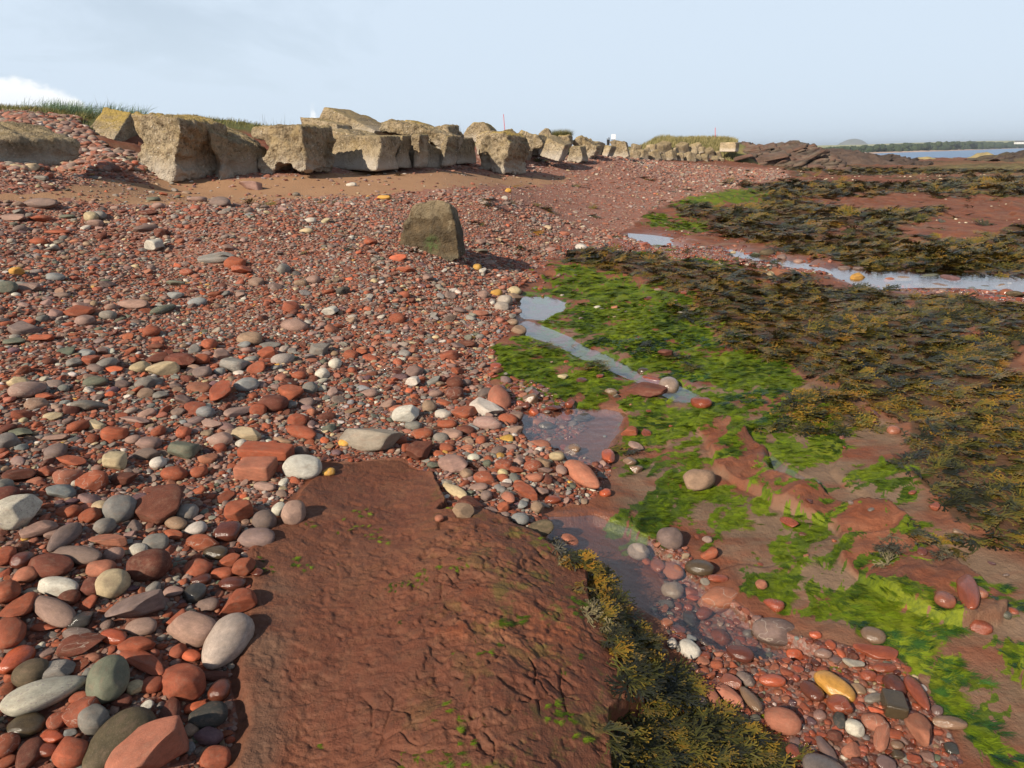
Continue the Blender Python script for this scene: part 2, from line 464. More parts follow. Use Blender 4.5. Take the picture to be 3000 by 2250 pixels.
def zone(name, px, py):
    fx = np.clip((px - MX0) / MS - 0.5, 0, MW - 1.001)
    fy = np.clip((py - MY0) / MS - 0.5, 0, MH - 1.001)
    ix = fx.astype(int); iy = fy.astype(int)
    a = fx - ix; b = fy - iy
    m = Z[name]
    return (m[iy, ix] * (1 - a) + m[iy, ix + 1] * a) * (1 - b) + (m[iy + 1, ix] * (1 - a) + m[iy + 1, ix + 1] * a) * b


def zones(x, y, names, wob=1.0):
    """values of the zones at world points; the borders are roughened in world space"""
    r = np.sqrt(x * x + y * y) + 0.3
    s = 1.6
    wx = (fbm(x * s, y * s, 91, 4) - 0.5)
    wy = (fbm(x * s, y * s, 77, 4) - 0.5)
    amp = 0.22 * wob
    xx = x + wx * amp * np.minimum(r / 3, 4)
    yy = y + wy * amp * np.minimum(r / 3, 4) * .7
    # project with the height of the undisturbed land at the true place
    P = np.stack([xx, yy, base_z(xx, yy)], -1)
    px, py, ok = project(P)
    res = {}
    for n in names:
        v = zone(n, px, py)
        res[n] = np.where(ok, v, 1.0 if n == 'COB' else 0.0) if n != 'COB' else np.where(ok, v, np.where(x < 0, 1.0, 0.0))
    if 'LEDGE' in res and wob > 0.2:
        px, py, ok = project(np.stack([x + wx * .05, y + wy * .05, base_z(x, y)], -1))
        res['LEDGE'] = np.where(ok, zone('LEDGE', px, py), 0)
        if 'WATER' in res:
            px, py, ok = project(np.stack([x + wx * .24, y + wy * .24, base_z(x, y)], -1))
            res['WATER'] = np.where(ok, zone('WATER', px, py), 0)
    return res


def streaks(x, y):
    """long wisps of algae combed down the beds"""
    c, s = math.cos(R(-38)), math.sin(R(-38))
    u = c * x - s * y; v = s * x + c * y
    wx = (fbm(x * 2, y * 2, 71, 3) - .5) * .5
    return .6 * fbm((u + wx) * 3.2, (v + wx) * 12, 23, 5, .68) + .4 * fbm(x * 5, y * 5, 29, 5, .68)


def green_amount(x, y, zg):
    r = np.sqrt(x * x + y * y)
    rich = sstep(3.4, 5.2, r)          # fuller on the slope behind, thin near the camera
    return zg * (.80 + .22 * rich) + (streaks(x, y) - .5) * (4.2 - .6 * rich) * np.clip(zg * 4, 0, 1) - (1 - rich) * .12


WATER_DEPTH = 0.055


def ground_z(x, y, zz=None):
    """finished height of the ground"""
    x = np.asarray(x, float); y = np.asarray(y, float)
    if zz is None:
        zz = zones(x, y, ['LEDGE', 'COB', 'COBWET', 'SAND', 'FUCUS', 'WATER', 'HOLES', 'MUD', 'WNEAR', 'ROCK'])
    r = np.sqrt(x * x + y * y)
    z = base_z(x, y)
    plat = np.clip(1 - zz['COB'] - zz['LEDGE'], 0, 1) * (1 - .92 * zz['WNEAR'])
    # strata on the wave-cut platform strike away to the right
    c, s = math.cos(R(-38)), math.sin(R(-38))
    u = c * x - s * y; v = s * x + c * y       # v runs across the beds
    near = np.clip(r / 10, 0.35, 2.5)
    w1 = fbm(u * 0.35, v * 1.6, 21, 4)
    st = np.abs(fbm(u * 0.5, v * 2.2, 33, 3) - 0.5) * 2
    z = z + plat * ((w1 - 0.5) * 0.10 * near + st * 0.03 * near + (fbm(x * 9, y * 9, 5, 3) - 0.5) * 0.014)
    z = z + plat * (1 - .6 * zz['MUD']) * (fbm(u * 3, v * 11, 8, 3) - .5) * 0.03
    # beds ending in low scarps that face the camera
    tb = v * 1.15 + fbm(u * .7, v * .7, 52, 4) * 2.4
    fb = tb - np.floor(tb)
    amp = .055 * sstep(.38, .58, fbm(u * .45, v * .9, 57, 3)) * np.clip(r / 6, .6, 1.8)
    z = z + plat * (1 - .45 * zz['MUD']) * amp * (fb * sstep(1.0, .93, fb) - .45)
    z = z + zz['FUCUS'] * (1 - zz['HOLES']) * (0.01 + 0.05 * fbm(x * 1.5, y * 1.5, 3, 3)) * np.clip(r / 8, .3, 2.5) * .6
    # low knobs of bare bedrock
    rk = zz['ROCK']
    z = z + sstep(.2, .7, rk) * (.045 + (fbm(u * 2.5, v * 6, 53, 4) - .5) * .10 + (np.floor(fbm(u * 1.5, v * 4, 54, 3) * 9) / 9 - .5) * .06)
    # beach undulation
    z = z + zz['COB'] * (1 - .7 * zz['SAND']) * ((fbm(x * 1.3, y * 1.3, 12, 3) - 0.5) * 0.07 + (fbm(x * 14, y * 14, 4, 2) - .5) * .012)
    # sea bed to the east beyond the skerries
    drop = sstep(0, 1, (r - 128) / 25) * sstep(0.30, 0.46, np.arctan2(x, np.maximum(y, .01)))
    z = z * (1 - drop) + drop * -6.0
    # water
    z = z - zz['WATER'] * WATER_DEPTH * np.clip(1 - zz['LEDGE'] * 2, 0, 1)
    L = zz['LEDGE']
    nearm = (L > 0.01)
    if np.any(nearm):
        xn = x[nearm]; yn = y[nearm]
        ca, sa = math.cos(0.5), math.sin(0.5)
        un = ca * xn - sa * yn; vn = sa * xn + ca * yn
        qx = un + (fbm(un * 4, vn * 4, 51, 3) - .5) * .22; qy = vn + (fbm(un * 4, vn * 4, 61, 3) - .5) * .22
        e = (fbm(xn * 3, yn * 3, 40, 4) - 0.5) * 0.04
        # thin beds broken back in scalloped steps
        t1 = fbm(qx * 2.4, qy * 4.2, 3, 4) * 13
        e += (np.floor(t1) + sstep(.80, 1.0, t1 - np.floor(t1)) - 6.5) * 0.0040
        t2 = fbm(qx * 7, qy * 11, 17, 3) * 8
        e += (np.floor(t2) + sstep(.7, 1.0, t2 - np.floor(t2)) - 4) * 0.0018 * sstep(.40, .6, vnoise(xn * 2.3, yn * 2.3, 6))
        _, g3, v3, ox3, oy3 = worley(qx * 10, qy * 15, 43)
        brk = .25 + .75 * sstep(.42, .60, fbm(xn * 2.6, yn * 2.6, 45, 3))
        e += brk * ((v3 - .5) * .007 + (ox3 * (v3 - .5)) * .012 - .009 * (1 - sstep(.02, .18, g3)) * sstep(.52, .66, vnoise(xn * 13, yn * 13, 47)))
        e -= .007 * sstep(.62, .72, fbm(xn * 22, yn * 30, 48, 3)) + .003 * sstep(.6, .75, vnoise(xn * 26, yn * 40, 49))
        # chipped hollows and lumps
        e -= 0.012 * sstep(.60, .70, fbm(un * 13, vn * 17, 66, 3)) * sstep(.35, .6, vnoise(xn * 3.1, yn * 3.1, 16))
        e += (fbm(xn * 9, yn * 10, 70, 4) - .5) * 0.012
        # long joints
        jx = np.abs((fbm(un * .9, vn * .9, 82, 2) - .5) + (vn - 1.2) * .35 + .02 * (vnoise(un * 12, vn * 12, 4) - .5))
        e -= 0.018 * (1 - sstep(0, 0.004, jx)) * (vnoise(un * 3, vn * 3, 12) > .35)
        ln = L[nearm]
        side = sstep(-.62, -.15, xn) * .92 + .08
        step = 0.065 * sstep(0.35, 0.62, ln) * side
        z[nearm] += step + e * np.clip(ln * 1.6, 0, 1) * (.40 + .32 * side)
    return z


SEA_Z = -4.2


def ray_ground(px, py, lift=0.0):
    """where the sight line through a photo pixel meets the smooth land"""
    d = rays(px, py)
    t = 0.3
    prev = t
    while t < 260:
        p = d * t
        if CAMZ + p[2] < float(base_z(p[0], p[1])) + lift:
            lo, hi = prev, t
            for _ in range(24):
                m = (lo + hi) / 2
                p = d * m
                if CAMZ + p[2] < float(base_z(p[0], p[1])) + lift:
                    hi = m
                else:
                    lo = m
            return Vector(d * hi) + Vector((0, 0, CAMZ))
        prev = t
        t *= 1.02
    return None


# ------------------------------------------------------------------ object helpers
def tag(o, label=None, cat=None, group=None, kind=None):
    if label:
        o['label'] = label
    if cat:
        o['category'] = cat
    if group:
        o['group'] = group
    if kind:
        o['kind'] = kind
    return o


def mesh_np(name, V, F, mats=(), smooth=True, attrs=None):
    """V (n,3), F (m,k) int with k 3 or 4 -> mesh"""
    me = bpy.data.meshes.new(name)
    V = np.asarray(V, np.float32); F = np.asarray(F, np.int32)
    k = F.shape[1]
    me.vertices.add(len(V)); me.vertices.foreach_set('co', V.ravel())
    me.loops.add(F.size); me.loops.foreach_set('vertex_index', F.ravel())
    me.polygons.add(len(F))
    me.polygons.foreach_set('loop_start', np.arange(0, F.size, k, dtype=np.int32))
    me.polygons.foreach_set('loop_total', np.full(len(F), k, np.int32))
    if smooth:
        me.polygons.foreach_set('use_smooth', np.ones(len(F), bool))
    me.update(calc_edges=True)
    for an, (typ, dat) in (attrs or {}).items():
        a = me.attributes.new(an, typ, 'POINT')
        key = {'FLOAT': 'value', 'INT': 'value', 'FLOAT_VECTOR': 'vector', 'FLOAT_COLOR': 'color'}[typ]
        a.data.foreach_set(key, np.asarray(dat, np.int32 if typ == 'INT' else np.float32).ravel())
    for m in mats:
        me.materials.append(m)
    return me


def link(name, me, parent=None, loc=None):
    o = bpy.data.objects.new(name, me)
    COL.objects.link(o)
    if parent is not None:
        o.parent = parent
    if loc is not None:
        o.location = loc
    return o


def new_mat(name):
    m = bpy.data.materials.new(name)
    m.use_nodes = True
    return m, NT(m.node_tree)


def finish(T, bsdf, disp=None):
    out = T.n('ShaderNodeOutputMaterial')
    T.t.links.new(bsdf.outputs[0], out.inputs[0])
    return out


# ------------------------------------------------------------------ materials
def attr(T, name, typ='GEOMETRY', out='Color'):
    nd = T.n('ShaderNodeAttribute', attribute_type=typ)
    nd.attribute_name = name
    return nd.outputs[out]


def ground_material():
    m, T = new_mat("ground")
    pos = T.n('ShaderNodeNewGeometry').outputs['Position']
    za = T.n('ShaderNodeSeparateColor', ins={0: attr(T, 'za')})
    zb = T.n('ShaderNodeSeparateColor', ins={0: attr(T, 'zb')})
    zc = T.n('ShaderNodeSeparateColor', ins={0: attr(T, 'zc')})
    cob, sand, green = za.outputs
    ledge, wet, mud = zb.outputs
    turf, fuc, olive = zc.outputs
    dist = attr(T, 'far', out='Fac')
    # red sandstone platform
    mp = T.n('ShaderNodeMapping', ins={'Vector': pos, 'Rotation': (0, 0, R(38)), 'Scale': (1.0, 3.2, 2.0)})
    n1 = T.noise(mp.outputs[0], 1.3, 8, 0.62)
    n2 = T.noise(pos, 7.0, 6, 0.6)
    rock = T.ramp(n1, [(0.28, (.080, .029, .016)), (0.45, (.160, .049, .024)), (0.60, (.215, .072, .036)), (0.78, (.29, .15, .09))])
    rock = T.mix(T.maprange(n2, .35, .7, 0, .45), rock, (.17, .085, .055))
    rock = T.mix(T.maprange(T.noise(pos, 2.2, 5, .6), .5, .7, 0, .5), rock, (.20, .12, .08))
    rock = T.mix(T.maprange(T.noise(mp.outputs[0], 5, 6, .65), .5, .66, 0, .55), rock, (.10, .045, .03))
    # silt film
    silt = T.mix(T.maprange(T.noise(pos, 3, 6, .65), .35, .65), (.115, .072, .046), (.215, .138, .090))
    ms = T.math('MULTIPLY', mud, T.maprange(T.noise(mp.outputs[0], 1.1, 6, .6), .40, .52), clamp=True)
    rock = T.mix(T.math('MAXIMUM', ms, T.maprange(T.noise(mp.outputs[0], .55, 5, .55), .54, .66, 0, .6)), rock, silt)
    # green algae film
    gm = T.maprange(T.math('ADD', green, T.math('MULTIPLY', T.math('SUBTRACT', T.noise(pos, 26, 5, .7), .5), .8)), .35, .65, smooth=True)
    gn = T.noise(pos, 2.0, 4, .6)
    gcol = T.ramp(gn, [(0.32, (.025, .048, .006)), (.43, (.070, .105, .006)), (.54, (.125, .165, .006)), (.70, (.175, .195, .012))])
    gcol = T.mix(T.maprange(T.noise(T.n('ShaderNodeMapping', ins={'Vector': pos, 'Rotation': (0, 0, R(38)), 'Scale': (1.0, 5.0, 2.0)}).outputs[0], 14, 5, .65), .42, .62, 0, .65), gcol, (.030, .062, .008))
    rock = T.mix(T.math('MULTIPLY', gm, .93), rock, gcol)
    # ledge
    l1 = T.noise(pos, 2.6, 8, .65)
    led = T.ramp(l1, [(.3, (.085, .027, .014)), (.45, (.160, .046, .022)), (.6, (.205, .068, .032)), (.75, (.25, .105, .053))])
    led = T.mix(T.maprange(T.noise(pos, 13, 6, .65), .5, .68, 0, .55), led, (.20, .10, .055))
    led = T.mix(T.maprange(T.noise(pos, 34, 5, .6), .52, .62, 0, .75), led, (.085, .032, .020))
    led = T.mix(T.maprange(T.noise(pos, 5.5, 6, .7), .52, .62, 0, .35), led, (.24, .105, .050))
    led = T.mix(T.maprange(T.noise(pos, 1.1, 3, .5), .48, .58, 0, .35), led, (.130, .062, .036))
    right = T.n('ShaderNodeSeparateXYZ', ins={0: pos}).outputs[0]
    lg = T.math('MULTIPLY', T.maprange(T.noise(pos, 9, 6, .7), .52, .60), T.maprange(T.math('ADD', right, T.math('MULTIPLY', T.noise(pos, 1.2, 2), 1.6)), .3, 1.1))
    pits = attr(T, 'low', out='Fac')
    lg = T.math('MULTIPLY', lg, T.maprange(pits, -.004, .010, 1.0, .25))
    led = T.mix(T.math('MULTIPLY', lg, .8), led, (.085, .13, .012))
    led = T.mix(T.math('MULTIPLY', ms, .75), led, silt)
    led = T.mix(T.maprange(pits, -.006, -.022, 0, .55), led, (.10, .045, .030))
    # shingle too small or too far to be built
    v1 = T.n('ShaderNodeTexVoronoi', feature='F1', ins={'Vector': pos, 'Scale': 30.0})
    v2 = T.n('ShaderNodeTexVoronoi', feature='F1', ins={'Vector': pos, 'Scale': 95.0})
    pal = [(0.0, (.14, .042, .026)), (.22, (.22, .066, .036)), (.42, (.16, .080, .060)), (.55, (.27, .095, .058)), (.70, (.18, .125, .105)), (.82, (.25, .19, .16)), (.90, (.23, .062, .033)), (.965, (.50, .43, .36))]
    r1 = T.n('ShaderNodeSeparateColor', ins={0: v1.outputs['Color']}).outputs[0]
    r2 = T.n('ShaderNodeSeparateColor', ins={0: v2.outputs['Color']}).outputs[0]
    c1 = T.ramp(r1, pal, 'CONSTANT')
    c2 = T.ramp(r2, pal, 'CONSTANT')
    shc = T.mix(T.maprange(dist, .08, .45), c2, c1)
    v0 = T.n('ShaderNodeTexVoronoi', feature='F1', ins={'Vector': pos, 'Scale': 11.0})
    r0 = T.n('ShaderNodeSeparateColor', ins={0: v0.outputs['Color']}).outputs[1]
    shc = T.mix(T.maprange(dist, .25, .6, 0, .8), shc, T.ramp(r0, pal, 'CONSTANT'))
    shc = T.mix(T.maprange(dist, .2, .6, .28, .42), shc, (.31, .165, .122))
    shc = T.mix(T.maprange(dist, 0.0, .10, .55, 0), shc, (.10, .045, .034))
    sandc = T.mix(T.noise(pos, 1.4, 5, .6), (.27, .150, .082), (.34, .20, .115))
    sandc = T.mix(T.maprange(T.noise(pos, 60, 2), .5, .75, 0, .4), sandc, (.27, .11, .075))
    sm = T.maprange(T.math('ADD', sand, T.math('MULTIPLY', T.math('SUBTRACT', T.noise(pos, 2.2, 7, .7), .5), 1.1)), .38, .58, smooth=True)
    shc = T.mix(sm, shc, sandc)
    # turf
    tc = T.mix(T.noise(pos, .6, 5, .6), (.06, .085, .022), (.17, .13, .055))
    col = T.mix(T.maprange(cob, .3, .6), rock, shc)
    col = T.mix(T.math('MULTIPLY', T.maprange(fuc, .45, .75), .75), col, (.05, .034, .018))
    om = T.math('MULTIPLY', olive, T.maprange(T.noise(mp.outputs[0], .8, 5, .6), .42, .55))
    col = T.mix(om, col, (.20, .16, .06))
    # brown weed on the far platform, too far to build frond by frond
    fw = T.math('MULTIPLY', T.maprange(T.noise(T.n('ShaderNodeMapping', ins={'Vector': pos, 'Scale': (.35, 1.0, 1)}).outputs[0], .28, 6, .62), .50, .58), T.maprange(dist, .75, .85))
    fw = T.math('MULTIPLY', fw, T.math('SUBTRACT', 1.0, T.maprange(cob, .2, .5)))
    col = T.mix(T.math('MULTIPLY', fw, .8), col, (.060, .048, .018))
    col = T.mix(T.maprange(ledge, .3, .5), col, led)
    col = T.mix(T.maprange(turf, .4, .6), col, tc)
    rough = T.mix(T.maprange(cob, .3, .6), (.62, .62, .62), (.85, .85, .85))
    rough = T.mix(T.maprange(ledge, .3, .5), rough, T.mix(T.noise(pos, 6, 4), (.42, .42, .42), (.72, .72, .72)))
    rough = T.mix(T.maprange(wet, .35, .9), rough, (.28, .28, .28))
    rough = T.mix(T.maprange(dist, .3, .8, 0, .9), rough, (.85, .85, .85))
    col = T.mix(T.math('MULTIPLY', wet, .12), col, T.mix(1.0, col, (.55, .5, .5), 'MULTIPLY'))
    bn = T.math('ADD', T.math('MULTIPLY', T.noise(pos, 38, 6, .62), 1.0), T.math('MULTIPLY', T.noise(pos, 150, 4, .6), .35))
    h = T.math('SUBTRACT', bn, T.math('MULTIPLY', T.maprange(cob, .3, .6), T.math('MULTIPLY', T.math('SUBTRACT', 1.0, sm), T.math('MULTIPLY', v1.outputs['Distance'], .9))))
    nrm = T.bump(h, 0.75, 0.012)
    b = T.n('ShaderNodeBsdfPrincipled', ins={'Base Color': col, 'Roughness': rough, 'Normal': nrm, 'Specular IOR Level': T.maprange(wet, .35, .9, .12, .4)})
    finish(T, b)
    return m


def stone_material(kind):
    """kind 'OBJECT' reads obj['col'], 'INSTANCER' reads the scattered point's colour"""
    m, T = new_mat("stone_loose" if kind == 'OBJECT' else "stone_scattered")
    tc = T.n('ShaderNodeTexCoord')
    g = T.n('ShaderNodeNewGeometry')
    info = T.n('ShaderNodeObjectInfo')
    ca = T.n('ShaderNodeAttribute', attribute_type=kind)
    ca.attribute_name = 'col'
    base = ca.outputs['Color']
    wa = T.n('ShaderNodeAttribute', attribute_type=kind)
    wa.attribute_name = 'wet'
    wet = wa.outputs['Fac']
    sa = T.n('ShaderNodeAttribute', attribute_type=kind)
    sa.attribute_name = 'speck'
    speck = sa.outputs['Fac']
    off = T.n('ShaderNodeVectorMath', operation='ADD', ins={0: tc.outputs['Object'], 1: T.n('ShaderNodeCombineXYZ', ins={0: T.math('MULTIPLY', info.outputs['Random'], 37.0), 1: T.math('MULTIPLY', info.outputs['Random'], 91.0), 2: 0.0}).outputs[0]}).outputs[0]
    n1 = T.noise(off, 1.1, 5, .6)
    n2 = T.noise(off, 6.0, 6, .65)
    n3 = T.noise(off, 28.0, 3, .6)
    f = T.math('MULTIPLY', T.maprange(n1, .3, .7, .76, 1.2), T.maprange(n2, .3, .7, .82, 1.16))
    f = T.math('MULTIPLY', f, T.maprange(n3, .3, .7, .85, 1.14))
    fc = T.n('ShaderNodeCombineColor', ins={0: f, 1: f, 2: f}).outputs[0]
    col = T.mix(1.0, base, fc, 'MULTIPLY')
    # dust / bleached film on the dry ones, bedding bands on some
    sx = T.n('ShaderNodeSeparateXYZ', ins={0: off})
    band = T.math('SINE', T.math('ADD', T.math('MULTIPLY', T.math('ADD', sx.outputs[2], T.math('MULTIPLY', sx.outputs[0], .5)), 13.0), T.math('MULTIPLY', n1, 7.0)))
    bm = T.math('MULTIPLY', T.maprange(band, .1, .9), T.maprange(info.outputs['Random'], .72, .76, 0, .28))
    col = T.mix(bm, col, T.mix(1.0, col, (1.45, 1.4, 1.35), 'MULTIPLY'))
    sp = T.n('ShaderNodeTexVoronoi', feature='F1', ins={'Vector': off, 'Scale': 8.0})
    spf = T.math('MULTIPLY', T.math('LESS_THAN', sp.outputs['Distance'], .27), T.math('GREATER_THAN', T.n('ShaderNodeSeparateColor', ins={0: sp.outputs['Color']}).outputs[0], .45))
    col = T.mix(T.math('MULTIPLY', spf, speck), col, (.24, .19, .20))
    sp2 = T.math('LESS_THAN', T.voro(off, 17.0), .12)
    col = T.mix(T.math('MULTIPLY', sp2, .35), col, (.50, .42, .37))
    vn = T.math('ABSOLUTE', T.math('SUBTRACT', T.noise(off, .9, 2, .5), .5))
    vm = T.math('MULTIPLY', T.maprange(vn, .012, .004), T.maprange(info.outputs['Random'], .16, .18, .45, 0))
    col = T.mix(vm, col, (.42, .36, .30))
    dust = T.math('MULTIPLY', T.maprange(T.noise(off, 2.4, 6, .7), .50, .68, 0, .38), T.math('SUBTRACT', 1.0, wet))
    col = T.mix(dust, col, (.23, .145, .10))
    col = T.mix(T.math('MULTIPLY', wet, .6), col, T.mix(1.0, col, (.55, .44, .38), 'MULTIPLY'))
    rough = T.maprange(wet, 0, 1, .78, .16)
    rough = T.math('ADD', rough, T.math('MULTIPLY', T.math('SUBTRACT', n2, .5), .25))
    h = T.math('ADD', T.math('MULTIPLY', n2, .6), T.math('MULTIPLY', n3, .45))
    h = T.math('ADD', h, T.math('MULTIPLY', T.noise(off, 70, 2), .25))
    nrm = T.bump(h, T.maprange(wet, 0, 1, .55, .3), 0.006)
    b = T.n('ShaderNodeBsdfPrincipled', ins={'Base Color': col, 'Roughness': rough, 'Normal': nrm, 'Specular IOR Level': T.maprange(wet, 0, 1, .2, .5)})
    finish(T, b)
    return m


def concrete_material():
    m, T = new_mat("weathered_concrete")
    pos = T.n('ShaderNodeNewGeometry')
    p = pos.outputs['Position']
    nz = T.n('ShaderNodeSeparateXYZ', ins={0: pos.outputs['Normal']}).outputs[2]
    h = attr(T, 'hrel', out='Fac')
    lich = attr(T, 'lichen', 'OBJECT', 'Fac')
    tone = attr(T, 'tone', 'OBJECT', 'Fac')
    n1 = T.noise(p, 1.3, 7, .62)
    n2 = T.noise(p, 9, 6, .65)
    col = T.ramp(n1, [(.30, (.165, .125, .075)), (.48, (.315, .240, .150)), (.66, (.44, .35, .235))])
    col = T.mix(T.maprange(n2, .42, .7, 0, .6), col, (.115, .090, .055))
    # aggregate
    vo = T.n('ShaderNodeTexVoronoi', feature='F1', ins={'Vector': p, 'Scale': 24.0})
    vr = T.n('ShaderNodeSeparateColor', ins={0: vo.outputs['Color']}).outputs[0]
    agg = T.ramp(vr, [(0, (.36, .26, .17)), (.3, (.14, .10, .065)), (.5, (.44, .34, .24)), (.7, (.20, .12, .08)), (.85, (.52, .45, .36))], 'CONSTANT')
    am = T.math('MULTIPLY', T.math('LESS_THAN', vo.outputs['Distance'], .36), T.maprange(T.noise(p, 2.1, 4), .38, .6, .15, .75))
    col = T.mix(am, col, agg)
    sp = T.maprange(T.noise(p, 16, 5, .7), .53, .62)
    col = T.mix(T.math('MULTIPLY', sp, T.maprange(h, .15, .6, .25, .75)), col, (.070, .052, .030))
    yw = T.maprange(T.noise(p, 3.4, 5, .65), .5, .66)
    col = T.mix(T.math('MULTIPLY', T.math('MULTIPLY', yw, .32), T.maprange(h, .3, .7)), col, (.40, .27, .10))
    # scoured pale foot
    foot = T.math('ADD', h, T.math('MULTIPLY', T.math('SUBTRACT', T.noise(p, 3.2, 5, .6), .5), .45))
    col = T.mix(T.maprange(foot, .46, .14, 0, .75), col, T.mix(n2, (.34, .29, .235), (.55, .49, .42)))
    # lichen on tops
    lm = T.math('MULTIPLY', T.math('MULTIPLY', T.maprange(T.math('ADD', T.math('ADD', nz, T.math('MULTIPLY', h, 1.3)), T.math('MULTIPLY', n2, .9)), 1.95, 2.45), lich), T.maprange(n1, .35, .55))
    col = T.mix(T.math('MINIMUM', lm, .85), col, T.mix(n2, (.30, .19, .03), (.36, .26, .07)))
    dk = T.math('MULTIPLY', T.maprange(T.noise(T.n('ShaderNodeMapping', ins={'Vector': p, 'Scale': (3, 3, .5)}).outputs[0], 2.0, 5, .6), .5, .7), T.maprange(h, .3, .8, 0, .55))
    col = T.mix(dk, col, (.085, .070, .045))
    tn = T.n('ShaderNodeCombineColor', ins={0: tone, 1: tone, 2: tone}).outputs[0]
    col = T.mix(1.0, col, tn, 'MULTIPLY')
    hh = T.math('ADD', T.math('MULTIPLY', n2, .9), T.math('MULTIPLY', T.math('SUBTRACT', .5, vo.outputs['Distance']), .25))
    hh = T.math('ADD', hh, T.math('MULTIPLY', T.noise(p, 40, 5, .65), .5))
    nrm = T.bump(hh, 1.0, .06)
    b = T.n('ShaderNodeBsdfPrincipled', ins={'Base Color': col, 'Roughness': .9, 'Normal': nrm, 'Specular IOR Level': .25})
    finish(T, b)
    return m


def strata_material():
    m, T = new_mat("dark_sandstone_strata")
    p = T.n('ShaderNodeNewGeometry').outputs['Position']
    mp = T.n('ShaderNodeMapping', ins={'Vector': p, 'Rotation': (0, R(-14), 0), 'Scale': (.3, .3, 2.6)})
    n1 = T.noise(mp.outputs[0], 1.1, 7, .62)
    n2 = T.noise(p, 1.6, 6, .6)
    col = T.ramp(n1, [(.3, (.032, .021, .016)), (.45, (.080, .048, .033)), (.6, (.125, .062, .042)), (.75, (.18, .125, .082))])
    col = T.mix(T.maprange(n2, .45, .7, 0, .5), col, (.16, .14, .10))
    nrm = T.bump(T.math('ADD', n1, T.math('MULTIPLY', n2, .4)), 1.0, .25)
    b = T.n('ShaderNodeBsdfPrincipled', ins={'Base Color': col, 'Roughness': .9, 'Normal': nrm})
    finish(T, b)
    return m


def simple_material(name, col, rough=.8, noise=None, scale=5.0, spec=.3, bump=0.0, bd=.02):
    m, T = new_mat(name)
    p = T.n('ShaderNodeNewGeometry').outputs['Position']
    c = col
    nf = T.noise(p, scale, 5, .6)
    if noise:
        c = T.mix(T.maprange(nf, .3, .7), col, noise)
    ins = {'Base Color': c if not isinstance(c, tuple) else (*c, 1), 'Roughness': rough, 'Specular IOR Level': spec}
    if bump:
        ins['Normal'] = T.bump(nf, bump, bd)
    b = T.n('ShaderNodeBsdfPrincipled', ins=ins)
    finish(T, b)
    return m


def leaf_material(name, stops, tip, rough=.45, tipmax=.9, noise_scale=1.3, translucent=0.0, rnd=.55, spec=.22, nk=.9):
    """blades of weed or grass: colour by instance random and place, tips with their own colour"""
    m, T = new_mat(name)
    g = T.n('ShaderNodeNewGeometry')
    info = T.n('ShaderNodeObjectInfo')
    t = attr(T, 'tip', out='Fac')
    br = attr(T, 'br', out='Fac')
    nf = T.noise(g.outputs['Position'], noise_scale, 4, .6)
    v = T.math('ADD', T.math('ADD', T.math('MULTIPLY', T.math('SUBTRACT', info.outputs['Random'], .5), rnd), .275), T.math('ADD', T.math('MULTIPLY', T.math('SUBTRACT', nf, .5), nk), .225))
    v = T.math('ADD', v, T.math('MULTIPLY', T.math('SUBTRACT', br, .5), .35))
    c = T.ramp(v, stops)
    tm = T.math('MULTIPLY', T.math('MULTIPLY', t, tipmax), T.maprange(T.math('ADD', nf, T.math('MULTIPLY', T.math('SUBTRACT', info.outputs['Random'], .5), .5)), .36, .62))
    c = T.mix(tm, c, tip)
    b = T.n('ShaderNodeBsdfPrincipled', ins={'Base Color': c, 'Roughness': rough, 'Specular IOR Level': spec})
    if translucent:
        tr = T.n('ShaderNodeBsdfTranslucent', ins={'Color': c})
        b = T.n('ShaderNodeMixShader', ins={0: translucent, 1: b, 2: tr})
    finish(T, b)
    return m


def water_material(name, tint, rip, scale, mixmax=1.0):
    m, T = new_mat(name)
    p = T.n('ShaderNodeNewGeometry').outputs['Position']
    nrm = T.bump(T.noise(p, scale, 4, .55), rip, .012)
    g = T.n('ShaderNodeNewGeometry')
    dt = T.n('ShaderNodeVectorMath', operation='DOT_PRODUCT', ins={0: g.outputs['Incoming'], 1: nrm})
    c = T.math('SUBTRACT', 1.0, T.math('ABSOLUTE', dt.outputs['Value']), clamp=True)
    fr = T.math('ADD', T.math('MULTIPLY', T.math('POWER', c, 3.2), .96), .03)
    gl = T.n('ShaderNodeBsdfGlossy', ins={'Roughness': .05, 'Normal': nrm})
    tr = T.n('ShaderNodeBsdfTransparent', ins={'Color': tint})
    mx = T.n('ShaderNodeMixShader', ins={0: T.math('MINIMUM', fr, mixmax), 1: tr, 2: gl})
    finish(T, mx)
    return m


M_GROUND = ground_material()
M_STONE = stone_material('OBJECT')
M_STONE_I = stone_material('INSTANCER')
M_CONC = concrete_material()
M_STRATA = strata_material()
M_WATER = water_material("pool_water", (.93, .90, .86, 1), .22, 15)

